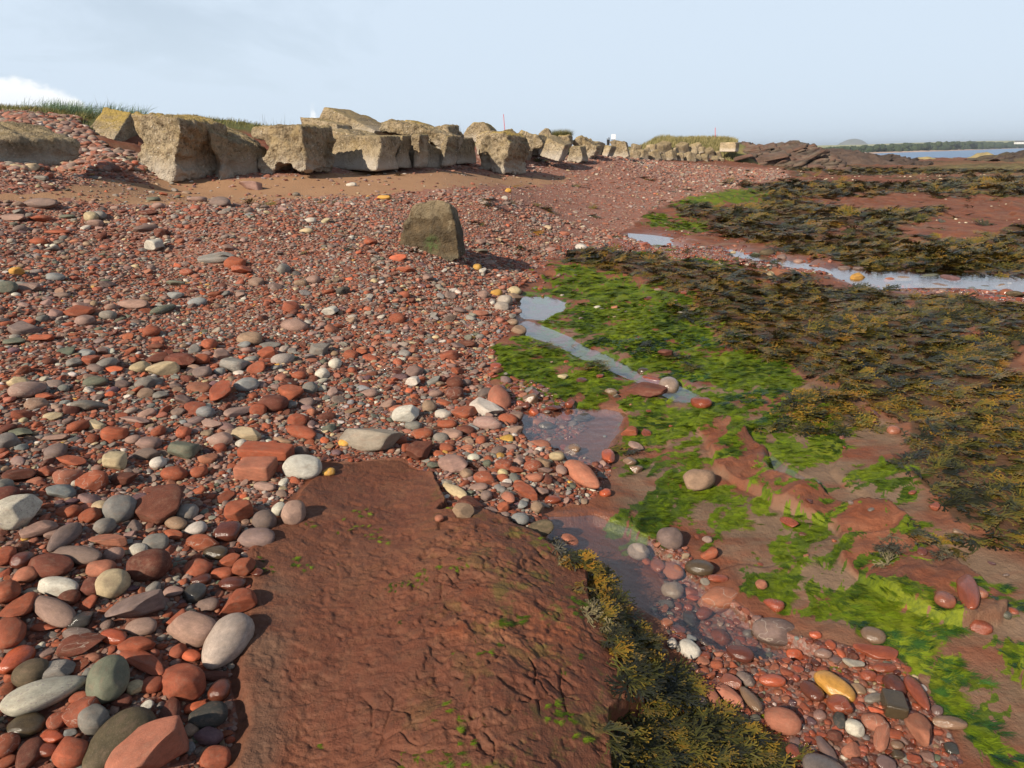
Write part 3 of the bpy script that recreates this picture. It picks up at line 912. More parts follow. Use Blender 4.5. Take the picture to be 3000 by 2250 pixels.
# ------------------------------------------------------------------ the ground, one sheet from under the camera to beyond the skerries
def build_ground():
    # rows even in viewing angle, columns even in bearing; coarse outside the view
    dep = np.concatenate([np.linspace(75, 52, 14)[:-1], np.linspace(52, 9, 600)[:-1], np.linspace(9, 0.55, 230)])
    r = CAMZ / np.tan(np.radians(dep))
    r = np.concatenate([r, [190, 230, 300]])
    az = np.concatenate([np.linspace(-180, -47, 60)[:-1], np.linspace(-47, 47, 860), np.linspace(47, 180, 60)[1:]])
    az = np.radians(az)
    AZ, RR = np.meshgrid(az, r)
    x = RR * np.sin(AZ); y = RR * np.cos(AZ)
    names = ['LEDGE', 'COB', 'COBWET', 'SAND', 'FUCUS', 'WATER', 'HOLES', 'MUD', 'WNEAR', 'GREEN', 'TURF', 'OLIVE', 'ROCK']
    zz = zones(x, y, names)
    z = ground_z(x, y, zz)
    nr, nc = x.shape
    V = np.stack([x, y, z], -1).reshape(-1, 3)
    i = np.arange(nr - 1)[:, None] * nc + np.arange(nc - 1)[None]
    F = np.stack([i, i + 1, i + nc + 1, i + nc], -1)
    F = F[..., ::-1]
    # left over: relief of the ledge surface for the shader
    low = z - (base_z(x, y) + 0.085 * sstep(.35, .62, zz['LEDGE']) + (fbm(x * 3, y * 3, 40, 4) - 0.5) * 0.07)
    cob = np.maximum(zz['COB'], zz['COBWET'])
    ra = np.sqrt(x * x + y * y)
    wet = np.clip(np.maximum(zz['WNEAR'] * 1.0, zz['COBWET']), 0, 1) * (1 - .8 * sstep(.3, .5, zz['LEDGE']))
    wet = np.maximum(wet, .22 * zz['MUD'])
    fuc = zz['FUCUS'] * (1 - zz['HOLES'])
    one = np.ones_like(x)
    ca = np.stack([cob, zz['SAND'], sstep(.44, .60, green_amount(x, y, zz['GREEN'])), one], -1).reshape(-1, 4)
    cb = np.stack([zz['LEDGE'], wet, zz['MUD'], one], -1).reshape(-1, 4)
    cc = np.stack([zz['TURF'], fuc, zz['OLIVE'], one], -1).reshape(-1, 4)
    far = np.clip(ra / 40, 0, 1).ravel()
    led = zz['LEDGE']
    qled = (led[:-1, :-1] + led[1:, :-1] + led[:-1, 1:] + led[1:, 1:]) / 4
    isled = (qled > 0.30).ravel()
    Fl = F.reshape(-1, 4)

    def sub(name, mask):
        f = Fl[mask]
        used = np.unique(f)
        rem = np.full(len(V), -1, np.int64)
        rem[used] = np.arange(len(used))
        me = mesh_np(name, V[used], rem[f], (M_GROUND,), True,
                     {'za': ('FLOAT_COLOR', ca[used]), 'zb': ('FLOAT_COLOR', cb[used]), 'zc': ('FLOAT_COLOR', cc[used]),
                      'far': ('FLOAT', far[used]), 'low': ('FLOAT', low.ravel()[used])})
        return link(name, me)
    g = sub('ground', ~isled)
    tag(g, kind='structure', label='red sandstone foreshore with shingle beach, sand and wave-cut rock platform')
    g2 = sub('rock_ledge', isled)
    tag(g2, kind='structure', label='chipped red sandstone ledge with green algae in its hollows, in the foreground')
    return g, g2


build_ground()


def gz(x, y):
    return float(ground_z(np.array([float(x)]), np.array([float(y)]))[0])


# ------------------------------------------------------------------ water
def build_water():
    names = ['shallow_pool', 'stream', 'cobble_pool', 'long_pool', 'small_pool', 'wet_channel', 'rock_gully_pool', 'ledge_channel']
    polys = WATER_POLYS
    labs = ['still pool between cobbles and green algae', 'thin stream winding through green algae', 'shallow pool with cobbles and green algae behind the long red cobble',
            'long bright pool reflecting the sky behind the brown seaweed', 'small pool at the end of the far shingle', 'thin wet run between rows of cobbles',
            'narrow pool in the mud beside the red rock', 'water film over pink bedrock beside the rock ledge']
    for nm, poly, lab in zip(names, polys, labs):
        pts = []
        n = len(poly)
        # widen a little: the hollow's own rim cuts the sheet
        cx = sum(p[0] for p in poly) / n; cy = sum(p[1] for p in poly) / n
        dense = []
        for i in range(n):
            a = poly[i]; b = poly[(i + 1) % n]
            for k in range(3):
                t = k / 3
                px = a[0] + (b[0] - a[0]) * t; py = a[1] + (b[1] - a[1]) * t
                dense.append((px, py))
        zs = []
        P = []
        for px, py in dense:
            g = ray_ground(min(px, 3400), py)
            if g is None:
                continue
            P.append(g); zs.append(g.z)
        # plane fitted to the rim
        A = np.array([[p.x, p.y, 1] for p in P])
        co, *_ = np.linalg.lstsq(A, np.array(zs), rcond=None)
        cx = A[:, 0].mean(); cy = A[:, 1].mean()
        bm = bmesh.new()
        vs = []
        for p in P:
            k_ = {'rock_gully_pool': .98, 'wet_channel': 1.02, 'long_pool': 1.06}.get(nm, 1.1)
            x = cx + (p.x - cx) * k_; y = cy + (p.y - cy) * k_
            vs.append(bm.verts.new((x, y, co[0] * x + co[1] * y + co[2] - 0.016)))
        f = bm.faces.new(vs)
        bmesh.ops.triangulate(bm, faces=[f])
        for f in bm.faces:
            f.normal_update()
            if f.normal.z < 0:
                f.normal_flip()
        me = bpy.data.meshes.new(nm)
        bm.to_mesh(me); bm.free()
        me.materials.append(M_WATER)
        o = link(nm, me)
        tag(o, label=lab, kind='structure')
    # the sea
    m, T = new_mat("sea_water")
    p = T.n('ShaderNodeNewGeometry').outputs['Position']
    mp = T.n('ShaderNodeMapping', ins={'Vector': p, 'Scale': (.4, 1.6, 1)})
    nrm = T.bump(T.noise(mp.outputs[0], .25, 6, .6), .8, .6)
    col = T.ramp(T.noise(mp.outputs[0], .01, 5, .6), [(.35, (.040, .095, .21)), (.65, (.065, .14, .27))])
    b = T.n('ShaderNodeBsdfPrincipled', ins={'Base Color': col, 'Roughness': .28, 'Specular IOR Level': .3, 'Normal': nrm})
    finish(T, b)
    n = 64
    V = [(0, 0, SEA_Z)]
    V = []
    for k in range(n):
        a = 2 * math.pi * k / n
        V.append((math.sin(a) * 118, math.cos(a) * 118, SEA_Z - .35))
        V.append((math.sin(a) * 12000, math.cos(a) * 12000, SEA_Z - .35))
    F = [(2 * k, 2 * ((k + 1) % n), 2 * ((k + 1) % n) + 1, 2 * k + 1) for k in range(n)]
    me = mesh_np('sea', V, F, (m,), False)
    o = link('sea', me)
    tag(o, kind='structure', label='strip of blue sea beyond the rocks')
    if me.polygons[0].normal.z < 0:
        me.flip_normals()


WATER_POLYS = WATER_POLYS_RAW
build_water()
# ------------------------------------------------------------------ anti-tank blocks
def remeshed(name, me, voxel):
    o = bpy.data.objects.new("tmp", me)
    COL.objects.link(o)
    md = o.modifiers.new("r", 'REMESH')
    md.mode = 'VOXEL'
    md.voxel_size = voxel
    dg = bpy.context.evaluated_depsgraph_get()
    out = bpy.data.meshes.new_from_object(o.evaluated_get(dg))
    bpy.data.objects.remove(o)
    out.name = name
    return out


def n3(P, s, seed=0, o=4):
    """3D-ish noise for displacing solids"""
    x, y, z = P[:, 0] * s, P[:, 1] * s, P[:, 2] * s
    return (fbm(x + .37 * z, y + .21 * z, seed, o) + fbm(y - .31 * x, z + .17 * x, seed + 20, o) + fbm(z + .2 * y, x - .4 * y, seed + 40, o)) / 3 - .5


def smooth_co(me, V, it, f=.5):
    e = np.empty(len(me.edges) * 2, np.int32)
    me.edges.foreach_get('vertices', e)
    e = e.reshape(-1, 2)
    cnt = np.bincount(e.ravel(), minlength=len(V)).astype(float)[:, None]
    for _ in range(it):
        s = np.zeros_like(V)
        for k in range(3):
            s[:, k] = np.bincount(e[:, 0], V[e[:, 1], k], len(V)) + np.bincount(e[:, 1], V[e[:, 0], k], len(V))
        V = V + f * (s / np.maximum(cnt, 1) - V)
    return V


def weather(me, amp, seed, soft=2, pit=1.0, base=None, height=None, mat=None):
    n = len(me.vertices)
    V = np.empty(n * 3); me.vertices.foreach_get('co', V); V = V.reshape(-1, 3)
    V = smooth_co(me, V, max(1, soft - 1) if soft < 4 else soft)
    me.vertices.foreach_set('co', V.ravel()); me.update()
    N = np.empty(n * 3); me.vertex_normals.foreach_get('vector', N); N = N.reshape(-1, 3)
    amp = amp * 2.3
    d = n3(V, 1.1, seed) * amp * 1.6 + n3(V, 4.0, seed + 3) * amp * 1.6 + n3(V, 13, seed + 5, 3) * amp * 1.1 * pit
    pits = np.clip(n3(V, 6.5, seed + 8, 3) - .03, 0, 1) * amp * 3.0 * pit
    V = V + N * (d - pits)[:, None]
    lo = V[:, 2].min() if base is None else base
    hi = V[:, 2].max() if height is None else lo + height
    hr = (V[:, 2] - lo) / max(hi - lo, .01)
    me.vertices.foreach_set('co', V.ravel())
    a = me.attributes.get('hrel') or me.attributes.new('hrel', 'FLOAT', 'POINT')
    a.data.foreach_set('value', hr.astype(np.float32))
    me.polygons.foreach_set('use_smooth', np.ones(len(me.polygons), bool))
    me.materials.clear()
    me.materials.append(mat or M_CONC)
    me.update()
    return me


def localise(me):
    n = len(me.vertices)
    V = np.empty(n * 3); me.vertices.foreach_get('co', V); V = V.reshape(-1, 3)
    c = np.array([V[:, 0].mean(), V[:, 1].mean(), V[:, 2].min()])
    me.vertices.foreach_set('co', (V - c).ravel()); me.update()
    return Vector(c)


BLOCKS = []


def block_obj(name, me, label, lichen=.6, tone=1.0, cat='concrete block', group='concrete anti-tank blocks along the top of the beach'):
    c = localise(me)
    o = link(name, me, loc=c)
    o['lichen'] = float(lichen); o['tone'] = float(tone)
    tag(o, label, cat, group)
    BLOCKS.append(o)
    return o


def prism(poly, D, az, thick, label, ext=None, amp=.035, voxel=.034, soft=1, pit=1.0, lichen=.6, tone=1.0, sink=.15, name='concrete_block', taper=1.0):
    """front face traced on an upright plane turned by az degrees at distance D, carried back to its real thickness"""
    cx = sum(p[0] for p in poly) / len(poly); cy = sum(p[1] for p in poly) / len(poly)
    P0 = at_depth(cx, cy, D)
    nrm = Vector((math.sin(R(az)), -math.cos(R(az)), 0))
    if ext is None:
        ext = -nrm * thick
    ext = Vector(ext)
    pts = []
    lowest = max(p[1] for p in poly)
    for px, py in poly:
        py2 = py + (6 if py > lowest - 14 else 0)
        d = Vector(rays(px, py2))
        t = (P0 - Vector((0, 0, CAMZ))).dot(nrm) / d.dot(nrm)
        pts.append(d * t + Vector((0, 0, CAMZ)))
    bm = bmesh.new()
    cen = sum(pts, Vector()) / len(pts)
    a = [bm.verts.new(p) for p in pts]
    b = [bm.verts.new(cen + (p - cen) * taper + ext) for p in pts]
    n = len(pts)
    bm.faces.new(a); bm.faces.new(b[::-1])
    for i in range(n):
        bm.faces.new((a[i], b[i], b[(i + 1) % n], a[(i + 1) % n]))
    bmesh.ops.recalc_face_normals(bm, faces=bm.faces)
    bmesh.ops.triangulate(bm, faces=bm.faces)
    me = bpy.data.meshes.new("t"); bm.to_mesh(me); bm.free()
    me = remeshed(name, me, voxel)
    weather(me, amp, int(cx), soft, pit)
    return block_obj(name, me, label, lichen, tone)


def hull(pts, label, amp=.03, voxel=.034, soft=1, pit=1.0, lichen=.6, tone=1.0, world=None, name='concrete_block', mat=None, **kw):
    bm = bmesh.new()
    for p in (world if world is not None else [at_depth(*q) for q in pts]):
        bm.verts.new(p)
    bmesh.ops.convex_hull(bm, input=bm.verts)
    bmesh.ops.recalc_face_normals(bm, faces=bm.faces)
    me = bpy.data.meshes.new("t"); bm.to_mesh(me); bm.free()
    me = remeshed(name, me, voxel)
    weather(me, amp, int(abs(hash(label)) % 97) if False else sum(map(ord, label)) % 97, soft, pit, mat=mat)
    return block_obj(name, me, label, lichen, tone, **kw)


def cube_pts(c, size, rot):
    E = Euler([R(a) for a in rot]).to_matrix()
    sx, sy, sz = size
    return [Vector(c) + E @ Vector((i * sx / 2, j * sy / 2, k * sz / 2)) for i in (-1, 1) for j in (-1, 1) for k in (-1, 1)]


def build_blocks():
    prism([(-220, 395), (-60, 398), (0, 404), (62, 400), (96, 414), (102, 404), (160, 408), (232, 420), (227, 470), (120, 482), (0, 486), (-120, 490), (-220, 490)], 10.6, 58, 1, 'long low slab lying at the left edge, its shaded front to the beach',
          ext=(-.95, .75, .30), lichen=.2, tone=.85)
    # tilted block with orange lichen
    A = [(306, 312, 15.6), (386, 328, 15.2), (333, 408, 14.3), (241, 398, 14.7)]
    hull(A + [(x + 62, y + 68, d + .9) for x, y, d in A], 'tilted block with an orange lichen top beside the beach grass', lichen=1.6, amp=.022, pit=.6, tone=1.0)
    prism([(386, 333), (440, 334), (485, 341), (524, 351), (528, 380), (526, 402), (518, 440), (510, 478), (518, 500), (506, 526), (460, 524), (400, 512), (386, 498), (394, 470), (404, 432), (409, 412), (396, 392), (388, 366)], 13.2, -22, 1,
          'big upright pitted block with a pale scoured foot', ext=(.42, 1.1, -.02), amp=.045, pit=1.3, lichen=.7)
    prism([(612, 384), (645, 398), (700, 420), (755, 432), (782, 448), (776, 468), (757, 480), (752, 500), (772, 526), (640, 526), (650, 500), (646, 470), (622, 440)], 14.0, 60, 1,
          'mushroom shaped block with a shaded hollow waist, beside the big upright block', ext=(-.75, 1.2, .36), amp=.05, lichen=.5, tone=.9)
    prism([(738, 374), (790, 366), (850, 366), (880, 370), (884, 400), (890, 445), (898, 498), (880, 506), (862, 500), (850, 484), (812, 482), (800, 500), (790, 517), (772, 516), (757, 482), (768, 465), (786, 436), (770, 408), (742, 402)], 14.2, -18, 1.1,
          'block worn into a face with an undercut foot', amp=.05, pit=1.2, lichen=.3, tone=.95)
    # group behind
    prism([(884, 384), (930, 376), (985, 378), (1030, 396), (1062, 408), (1060, 430), (1030, 428), (970, 420), (948, 426), (936, 446), (922, 468), (911, 474), (900, 452), (886, 436)], 16.8, -18, 1.3,
          'large pale block with a broad notch worn under its roof', amp=.04, lichen=.2, tone=1.1)
    prism([(938, 440), (960, 430), (1005, 430), (1040, 436), (1046, 446), (1020, 456), (985, 468), (950, 464), (936, 452)], 16.3, -10, .9, 'rounded lower lip of concrete under the broad notch', amp=.04, soft=5, lichen=.3)
    prism([(1048, 408), (1085, 414), (1104, 428), (1102, 452), (1080, 466), (1056, 458), (1040, 440)], 16.6, 58, 1, 'rounded nose of concrete beside the broad notch', ext=(-.6, .8, .1), amp=.04, soft=5, lichen=.3, tone=.9)
    prism([(948, 463), (985, 472), (1030, 478), (1062, 492), (1066, 500), (1032, 504), (990, 494), (960, 482)], 16.0, -10, .6, 'white limy slab lying low on the sand', amp=.03, soft=3, lichen=0, tone=1.35)
    prism([(1040, 460), (1075, 462), (1088, 480), (1100, 496), (1060, 498), (1046, 480)], 16.6, 58, .7, 'pale curved stump under the rounded nose', amp=.02, soft=4, lichen=0, tone=1.1)
    prism([(876, 342), (905, 344), (942, 352), (985, 364), (998, 388), (960, 388), (884, 386), (878, 362)], 18, -16, .9, 'slab with a slanting end resting on the large pale block', amp=.025, pit=.8, lichen=.4, tone=1.08)
    prism([(948, 313), (960, 315), (1010, 338), (1060, 362), (1098, 384), (1092, 398), (1040, 402), (998, 394), (984, 362), (932, 350)], 18.6, -14, 1.3, 'tall wedge shaped block, the highest of the row', amp=.016, pit=.5, lichen=.5, tone=1.12)
    prism([(1027, 330), (1036, 334), (1070, 352), (1112, 372), (1110, 388), (1088, 386), (1018, 350)], 19.6, -10, 1.1, 'wedge block just behind the tallest wedge', amp=.03, lichen=.9)
    prism([(1112, 398), (1176, 397), (1178, 424), (1166, 440), (1160, 462), (1172, 490), (1102, 496), (1108, 462), (1116, 430)], 15.6, 62, 1, 'flat topped block with a shaded waist and flared pale foot', ext=(-1.15, .75, .05), amp=.014, pit=.4, lichen=.3)
    prism([(1180, 396), (1206, 395), (1206, 430), (1200, 450), (1210, 487), (1166, 488), (1160, 465), (1172, 432)], 16.2, 62, 1, 'narrow shaded block behind the flat topped block', ext=(-.7, .8, .03), amp=.016, pit=.5, lichen=.3, tone=.95)
    prism([(1204, 396), (1230, 392), (1228, 420), (1230, 446), (1222, 484), (1208, 487), (1208, 440)], 16.3, -18, .5, 'narrow pitted pillar of concrete, lit by the sun', amp=.03, lichen=.4)
    prism([(1110, 388), (1116, 358), (1136, 352), (1180, 362), (1228, 372), (1285, 390), (1312, 396), (1310, 425), (1300, 444), (1262, 424), (1232, 398), (1160, 390)], 17.9, -12, 1.3, 'long rough block lying over the dark hollow', amp=.05, pit=1.4, lichen=.3, tone=1.05)
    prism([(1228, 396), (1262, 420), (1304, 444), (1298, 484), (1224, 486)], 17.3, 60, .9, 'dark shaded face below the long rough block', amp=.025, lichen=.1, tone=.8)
    prism([(1134, 350), (1146, 346), (1200, 364), (1210, 372), (1140, 362)], 18.9, -12, .9, 'low wedge behind the long rough block', amp=.03, lichen=.5)
    prism([(1182, 356), (1188, 351), (1235, 362), (1266, 374), (1250, 382), (1184, 368)], 19.6, -12, .9, 'thin wedge with a lichen edge behind the long rough block', amp=.02, lichen=1.2)
    prism([(1266, 376), (1290, 370), (1311, 367), (1316, 382), (1330, 394), (1300, 398), (1270, 392)], 19.0, -12, 1.0, 'rough lump of concrete beside the wispy weeds', amp=.05, pit=1.4, lichen=.2)
    prism([(1312, 398), (1330, 398), (1348, 406), (1346, 440), (1334, 478), (1296, 482), (1302, 440)], 17.8, 60, 1, 'leaning block with a narrow shaded side', ext=(-.5, .95, .05), amp=.025, lichen=.3, tone=.9)
    prism([(1344, 406), (1386, 402), (1394, 425), (1397, 472), (1340, 474), (1338, 430)], 20.4, 58, 1.1, 'shaded block in the gap before the lone block', amp=.02, lichen=.4, tone=.95)
    prism([(1352, 398), (1368, 376), (1386, 358), (1415, 356), (1436, 378), (1450, 400), (1440, 412), (1360, 412)], 23, -8, 1.5, 'roof shaped block with a green and orange lichen top', amp=.02, pit=.6, lichen=1.7, taper=.9)
    prism([(1392, 400), (1415, 386), (1440, 382), (1450, 400), (1440, 430), (1400, 450), (1392, 430)], 22.2, -20, .8, 'pale leaning block behind the lone block', amp=.03, lichen=.5, tone=1.15)
    prism([(1409, 404), (1428, 390), (1470, 387), (1486, 398), (1492, 424), (1486, 450), (1474, 472), (1478, 503), (1450, 500), (1407, 492), (1404, 450)], 20.6, -24, 1, 'lone rough block standing forward on the sand with one red stone in its foot', ext=(.62, 1.2, -.04), amp=.06, pit=1.3, lichen=1.0)
    prism([(1448, 392), (1480, 378), (1508, 398), (1530, 410), (1520, 430), (1480, 425)], 24, -10, 1.2, 'pointed block just behind the lone block', amp=.05, lichen=.8)
    prism([(1517, 398), (1530, 379), (1556, 391), (1574, 393), (1592, 418), (1586, 433), (1562, 438), (1552, 470), (1512, 476), (1520, 440)], 26, 4, 1.5, 'peaked block with a shaded undercut, right behind the lone block', amp=.04, lichen=.6, taper=.9)
    prism([(1540, 400), (1570, 392), (1588, 420), (1580, 452), (1548, 452)], 27.5, -20, 1.4, 'pale rounded block between the peaked block and the tilted block', amp=.04, lichen=.4, tone=1.1)
    prism([(1577, 392), (1596, 375), (1608, 376), (1618, 399), (1616, 430), (1580, 430)], 29, -6, 1.2, 'small peak of concrete above the tilted block', amp=.02, lichen=.9, pit=.5)
    F = [(1602, 400, 25.2), (1657, 425, 25.0), (1637, 475, 24.6), (1581, 456, 24.8)]
    hull(F + [(x + (20 if i < 2 else 16), y - (5 if i < 2 else 3), d + 1.3) for i, (x, y, d) in enumerate(F)], 'large block leaning back on one edge, its narrow side in shade', amp=.022, pit=.8, lichen=.2, tone=1.05)
    prism([(1672, 428), (1700, 428), (1706, 450), (1708, 466), (1694, 473), (1660, 467)], 27.6, -16, 1.1, 'low block wedged behind the leaning block', amp=.03, lichen=.3, tone=.95)
    prism([(1636, 398), (1652, 400), (1668, 396), (1676, 412), (1670, 424), (1650, 416)], 29, -6, 1.1, 'small broken lump below the round bush', amp=.05, lichen=.6)
    prism([(1676, 418), (1694, 398), (1712, 408), (1732, 420), (1749, 428), (1746, 444), (1726, 461), (1708, 456), (1700, 440)], 30, -16, 1.3, 'broken block with a jagged peak, beside the low wedged block', amp=.06, pit=1.3, lichen=.6)
    prism([(1715, 414), (1731, 404), (1744, 417), (1740, 426), (1720, 424)], 34, -4, 1.2, 'small peak seen over the jagged block', amp=.02, lichen=.6)
    prism([(1747, 417), (1757, 414), (1774, 420), (1772, 440), (1764, 459), (1730, 459), (1744, 440)], 33, 55, 1.2, 'shaded block with a light crest', amp=.02, lichen=.5)
    F = [(1768, 424, 33.4), (1792, 428, 33.2), (1778, 460, 32.8), (1762, 456, 33)]
    hull(F + [(x + 16, y + (2 if i < 2 else 0), d + 1.1) for i, (x, y, d) in enumerate(F)], 'narrow leaning block with a sharp edge', amp=.015, pit=.5, lichen=.3, tone=1.05)
    prism([(1786, 415), (1800, 411), (1834, 417), (1838, 440), (1843, 452), (1826, 460), (1790, 459), (1796, 432)], 36.5, -12, 1.5, 'broad pale block below the white board', amp=.035, lichen=.4, tone=1.05)
    # the heap of cubes farther along
    small = [(1862, 438, 24, 'front of the rising turf'), (1858, 455, 27, ''), (1883, 455, 27, ''), (1908, 436, 27, ''), (1916, 459, 27, ''), (1944, 438, 32, ''), (1966, 458, 27, ''),
             (1972, 446, 24, ''), (2000, 436, 28, ''), (1992, 461, 23, ''), (2019, 465, 29, ''), (2041, 431, 22, ''), (2028, 443, 24, ''), (2057, 441, 18, ''), (2041, 466, 21, ''),
             (2064, 465, 24, ''), (2077, 449, 23, ''), (2101, 455, 18, ''), (2094, 468, 19, ''), (1937, 464, 20, ''), (1896, 443, 16, ''), (2112, 470, 16, '')]
    words = ['first cube of the far heap, next to the turf', 'low cube at the near end of the far heap', 'low cube with a flat lit front in the far heap', 'square upright cube standing on top of the far heap',
             'cube lying under the square upright cube', 'tall peaked cube in the middle of the far heap', 'cube at the foot of the tall peaked cube', 'cube leaning on the tall peaked cube',
             'tilted cube with a bright slanting face in the far heap', 'low cube under the tilted bright cube', 'largest low cube in the front row of the far heap', 'topmost cube near the far end of the heap',
             'cube just below the topmost cube', 'narrow upright cube beside the red earth bank', 'low cube beside the largest low cube', 'low brown cube near the far end of the heap',
             'cube under the narrow upright cube', 'slim green stained cube at the far end', 'dark low cube at the far end of the heap', 'small low cube between two larger ones in front',
             'small cube tucked behind the square upright cube', 'last dark lump at the foot of the far heap']
    rr = random.Random(5)
    for i, ((px, py, s, _), w) in enumerate(zip(small, words)):
        D = 46 + (px - 1860) / 240 * 10 + (470 - py) * .12
        sz = s / FPX * D * 1.0
        rot = (rr.uniform(-28, 28), rr.uniform(-28, 28), rr.uniform(-60, 30))
        if i == 3:
            rot = (2, -3, -20)
        c = at_depth(px, py, D)
        k = (sz * rr.uniform(.9, 1.1), sz * rr.uniform(.9, 1.15), sz * rr.uniform(.9, 1.2))
        hull(None, w, world=cube_pts(c, k, rot), amp=.018, voxel=.09, soft=1, pit=.5, lichen=.3, tone=rr.uniform(.8, 1.05), group='heap of small concrete cubes at the far end of the beach')
    c = at_depth(2137, 431, 58)
    hull(None, 'big pale rectangular block on the red rock at the far end', world=cube_pts(c, (1.25, 1.0, .72), (0, 1, -32)), amp=.008, voxel=.06, soft=1, pit=.3, lichen=.1, tone=1.35)
    # boulder standing alone on the shingle
    prism([(1204, 604), (1228, 592), (1262, 583), (1300, 585), (1320, 600), (1330, 640), (1340, 690), (1346, 760), (1300, 778), (1240, 780), (1180, 770), (1166, 745), (1174, 690), (1182, 650), (1196, 630)], ray_ground(1260, 742).y, -14, 1,
          'upright brown boulder standing alone on the shingle with a green patch', ext=(.10, .42, -.03), amp=.024, voxel=.020, soft=2, pit=1.0, lichen=0, tone=.62, name='boulder', taper=.86)
    b = BLOCKS[-1]
    b['category'] = 'boulder'; del b['group']
    me = b.data
    me.materials.clear(); me.materials.append(boulder_material())


def boulder_material():
    m, T = new_mat("brown_boulder")
    p = T.n('ShaderNodeTexCoord').outputs['Object']
    n1 = T.noise(p, 4, 7, .62); n2 = T.noise(p, 18, 6, .65)
    col = T.ramp(n1, [(.3, (.036, .023, .010)), (.5, (.078, .050, .021)), (.68, (.13, .085, .040))])
    col = T.mix(T.maprange(n2, .45, .7, 0, .6), col, (.07, .055, .035))
    z = T.n('ShaderNodeSeparateXYZ', ins={0: p}).outputs[2]
    col = T.mix(T.math('MULTIPLY', T.maprange(z, .20, .05), .55), col, (.13, .13, .095))
    dm = T.n('ShaderNodeVectorMath', operation='DISTANCE', ins={0: p, 1: (-.02, -.25, .30)}).outputs['Value']
    gm = T.math('MULTIPLY', T.maprange(dm, .15, .05), T.maprange(n2, .4, .55))
    col = T.mix(T.math('MULTIPLY', gm, .85), col, (.045, .095, .012))
    pale = T.maprange(T.math('ADD', T.math('MULTIPLY', z, 1.2), T.noise(p, 9, 4)), 1.20, 1.32)
    col = T.mix(T.math('MULTIPLY', pale, .5), col, (.26, .20, .12))
    nrm = T.bump(T.math('ADD', n2, T.math('MULTIPLY', T.noise(p, 60, 4), .5)), 1.0, .035)
    b = T.n('ShaderNodeBsdfPrincipled', ins={'Base Color': col, 'Roughness': .8, 'Normal': nrm})
    finish(T, b)
    return m


build_blocks()


def stone_mesh(name, seed, sub, kind='round', mat=None):
    r_ = np.random.default_rng(seed)
    bm = bmesh.new()
    bmesh.ops.create_icosphere(bm, subdivisions=sub, radius=1)
    V = np.array([v.co[:] for v in bm.verts]); F = np.array([[v.index for v in f.verts] for f in bm.faces])
    bm.free()
    if kind == 'brick':
        e = 0.16
        V = np.sign(V) * np.abs(V) ** .22
        V = V / np.abs(V).max(0)
        V *= 1 + 0.06 * n3(V + seed, 1.2, seed)[:, None]
        V[:, 0] += .12 * V[:, 1] * r_.uniform(-1, 1)
    else:
        npl = {'round': 5, 'egg': 3, 'angular': 10, 'slab': 8, 'wedge': 9}[kind]
        soft = {'round': .10, 'egg': .16, 'angular': .025, 'slab': .05, 'wedge': .04}[kind]
        lo = {'round': .74, 'egg': .84, 'angular': .56, 'slab': .62, 'wedge': .50}[kind]
        p = {'round': 2.3, 'egg': 2.0, 'angular': 3.0, 'slab': 3.0, 'wedge': 2.4}[kind]
        V = V / (np.abs(V) ** p).sum(1, keepdims=True) ** (1 / p)
        for _ in range(npl):
            n = r_.normal(size=3); n /= np.linalg.norm(n)
            d = r_.uniform(lo, 1.0)
            s = V @ n - d
            ex = np.where(s > 0, s, 0)
            ex = ex - soft * (1 - np.exp(-ex / soft)) * .6
            V = V - np.maximum(ex, 0)[:, None] * n
        if kind == 'egg':
            V[:, 1:] *= (1 + .22 * V[:, :1])
        if kind == 'wedge':
            V[:, 2] *= (.72 + .4 * V[:, 0]); V[:, 1] *= (1 - .25 * V[:, 0])
        V = V * (1 + .22 * n3(V + seed * 3.1, .8, seed, 2)[:, None] + (.10 if kind in ('angular', 'slab', 'wedge') else .05) * n3(V + seed, 2.6, seed + 4, 3)[:, None])
        V = V / ((V.max(0) - V.min(0)) / 2)
        V -= (V.max(0) + V.min(0)) / 2
    return mesh_np(name, V, F, (mat or M_STONE,), True)



# ------------------------------------------------------------------ skerries, far shore, hill
def mound(name, prof, D, depth, label, mat, cat, amp=.5, step=.5, kind=None, sc=.35, base=-.6):
    """ridge whose skyline follows prof (px, py) at distance D; real depth in the viewing direction"""
    xs = np.array([p[0] for p in prof], float); ys = np.array([p[1] for p in prof], float)
    px = np.arange(xs[0], xs[-1] + 1, step / D * FPX)
    py = np.interp(px, xs, ys)
    top = [at_depth(a, b, D) for a, b in zip(px, py)]
    X = np.array([t.x for t in top]); Zt = np.array([t.z for t in top])
    m = int(depth / step) + 2
    tt = np.linspace(-1, 1, max(m, 9))
    XX = np.repeat(X[None], len(tt), 0)
    YY = D + tt[:, None] * depth / 2 + 0 * XX
    sh = np.clip(1 - np.abs(tt) ** 2.2, 0, 1)[:, None]
    noise = (fbm(XX * sc + 3, YY * sc, 7, 5) - .5) + .9 * (np.abs(fbm(XX * sc * 1.3 + YY * .3, YY * sc * .6, 17, 4) - .5) * 2 - .25) - .30
    ZZ = base + (Zt[None] - base) * sh + noise * amp * (sh ** .5) * 1.0
    ZZ = np.where(sh < .02, base - .5, ZZ)
    V = np.stack([XX, YY, ZZ], -1).reshape(-1, 3)
    nc = XX.shape[1]; nr = XX.shape[0]
    i = np.arange(nr - 1)[:, None] * nc + np.arange(nc - 1)[None]
    F = np.stack([i, i + 1, i + nc + 1, i + nc], -1).reshape(-1, 4)
    me = mesh_np(name, V, F, (mat,), True)
    o = link(name, me)
    tag(o, label, cat, kind=kind)
    return o, (X, Zt)


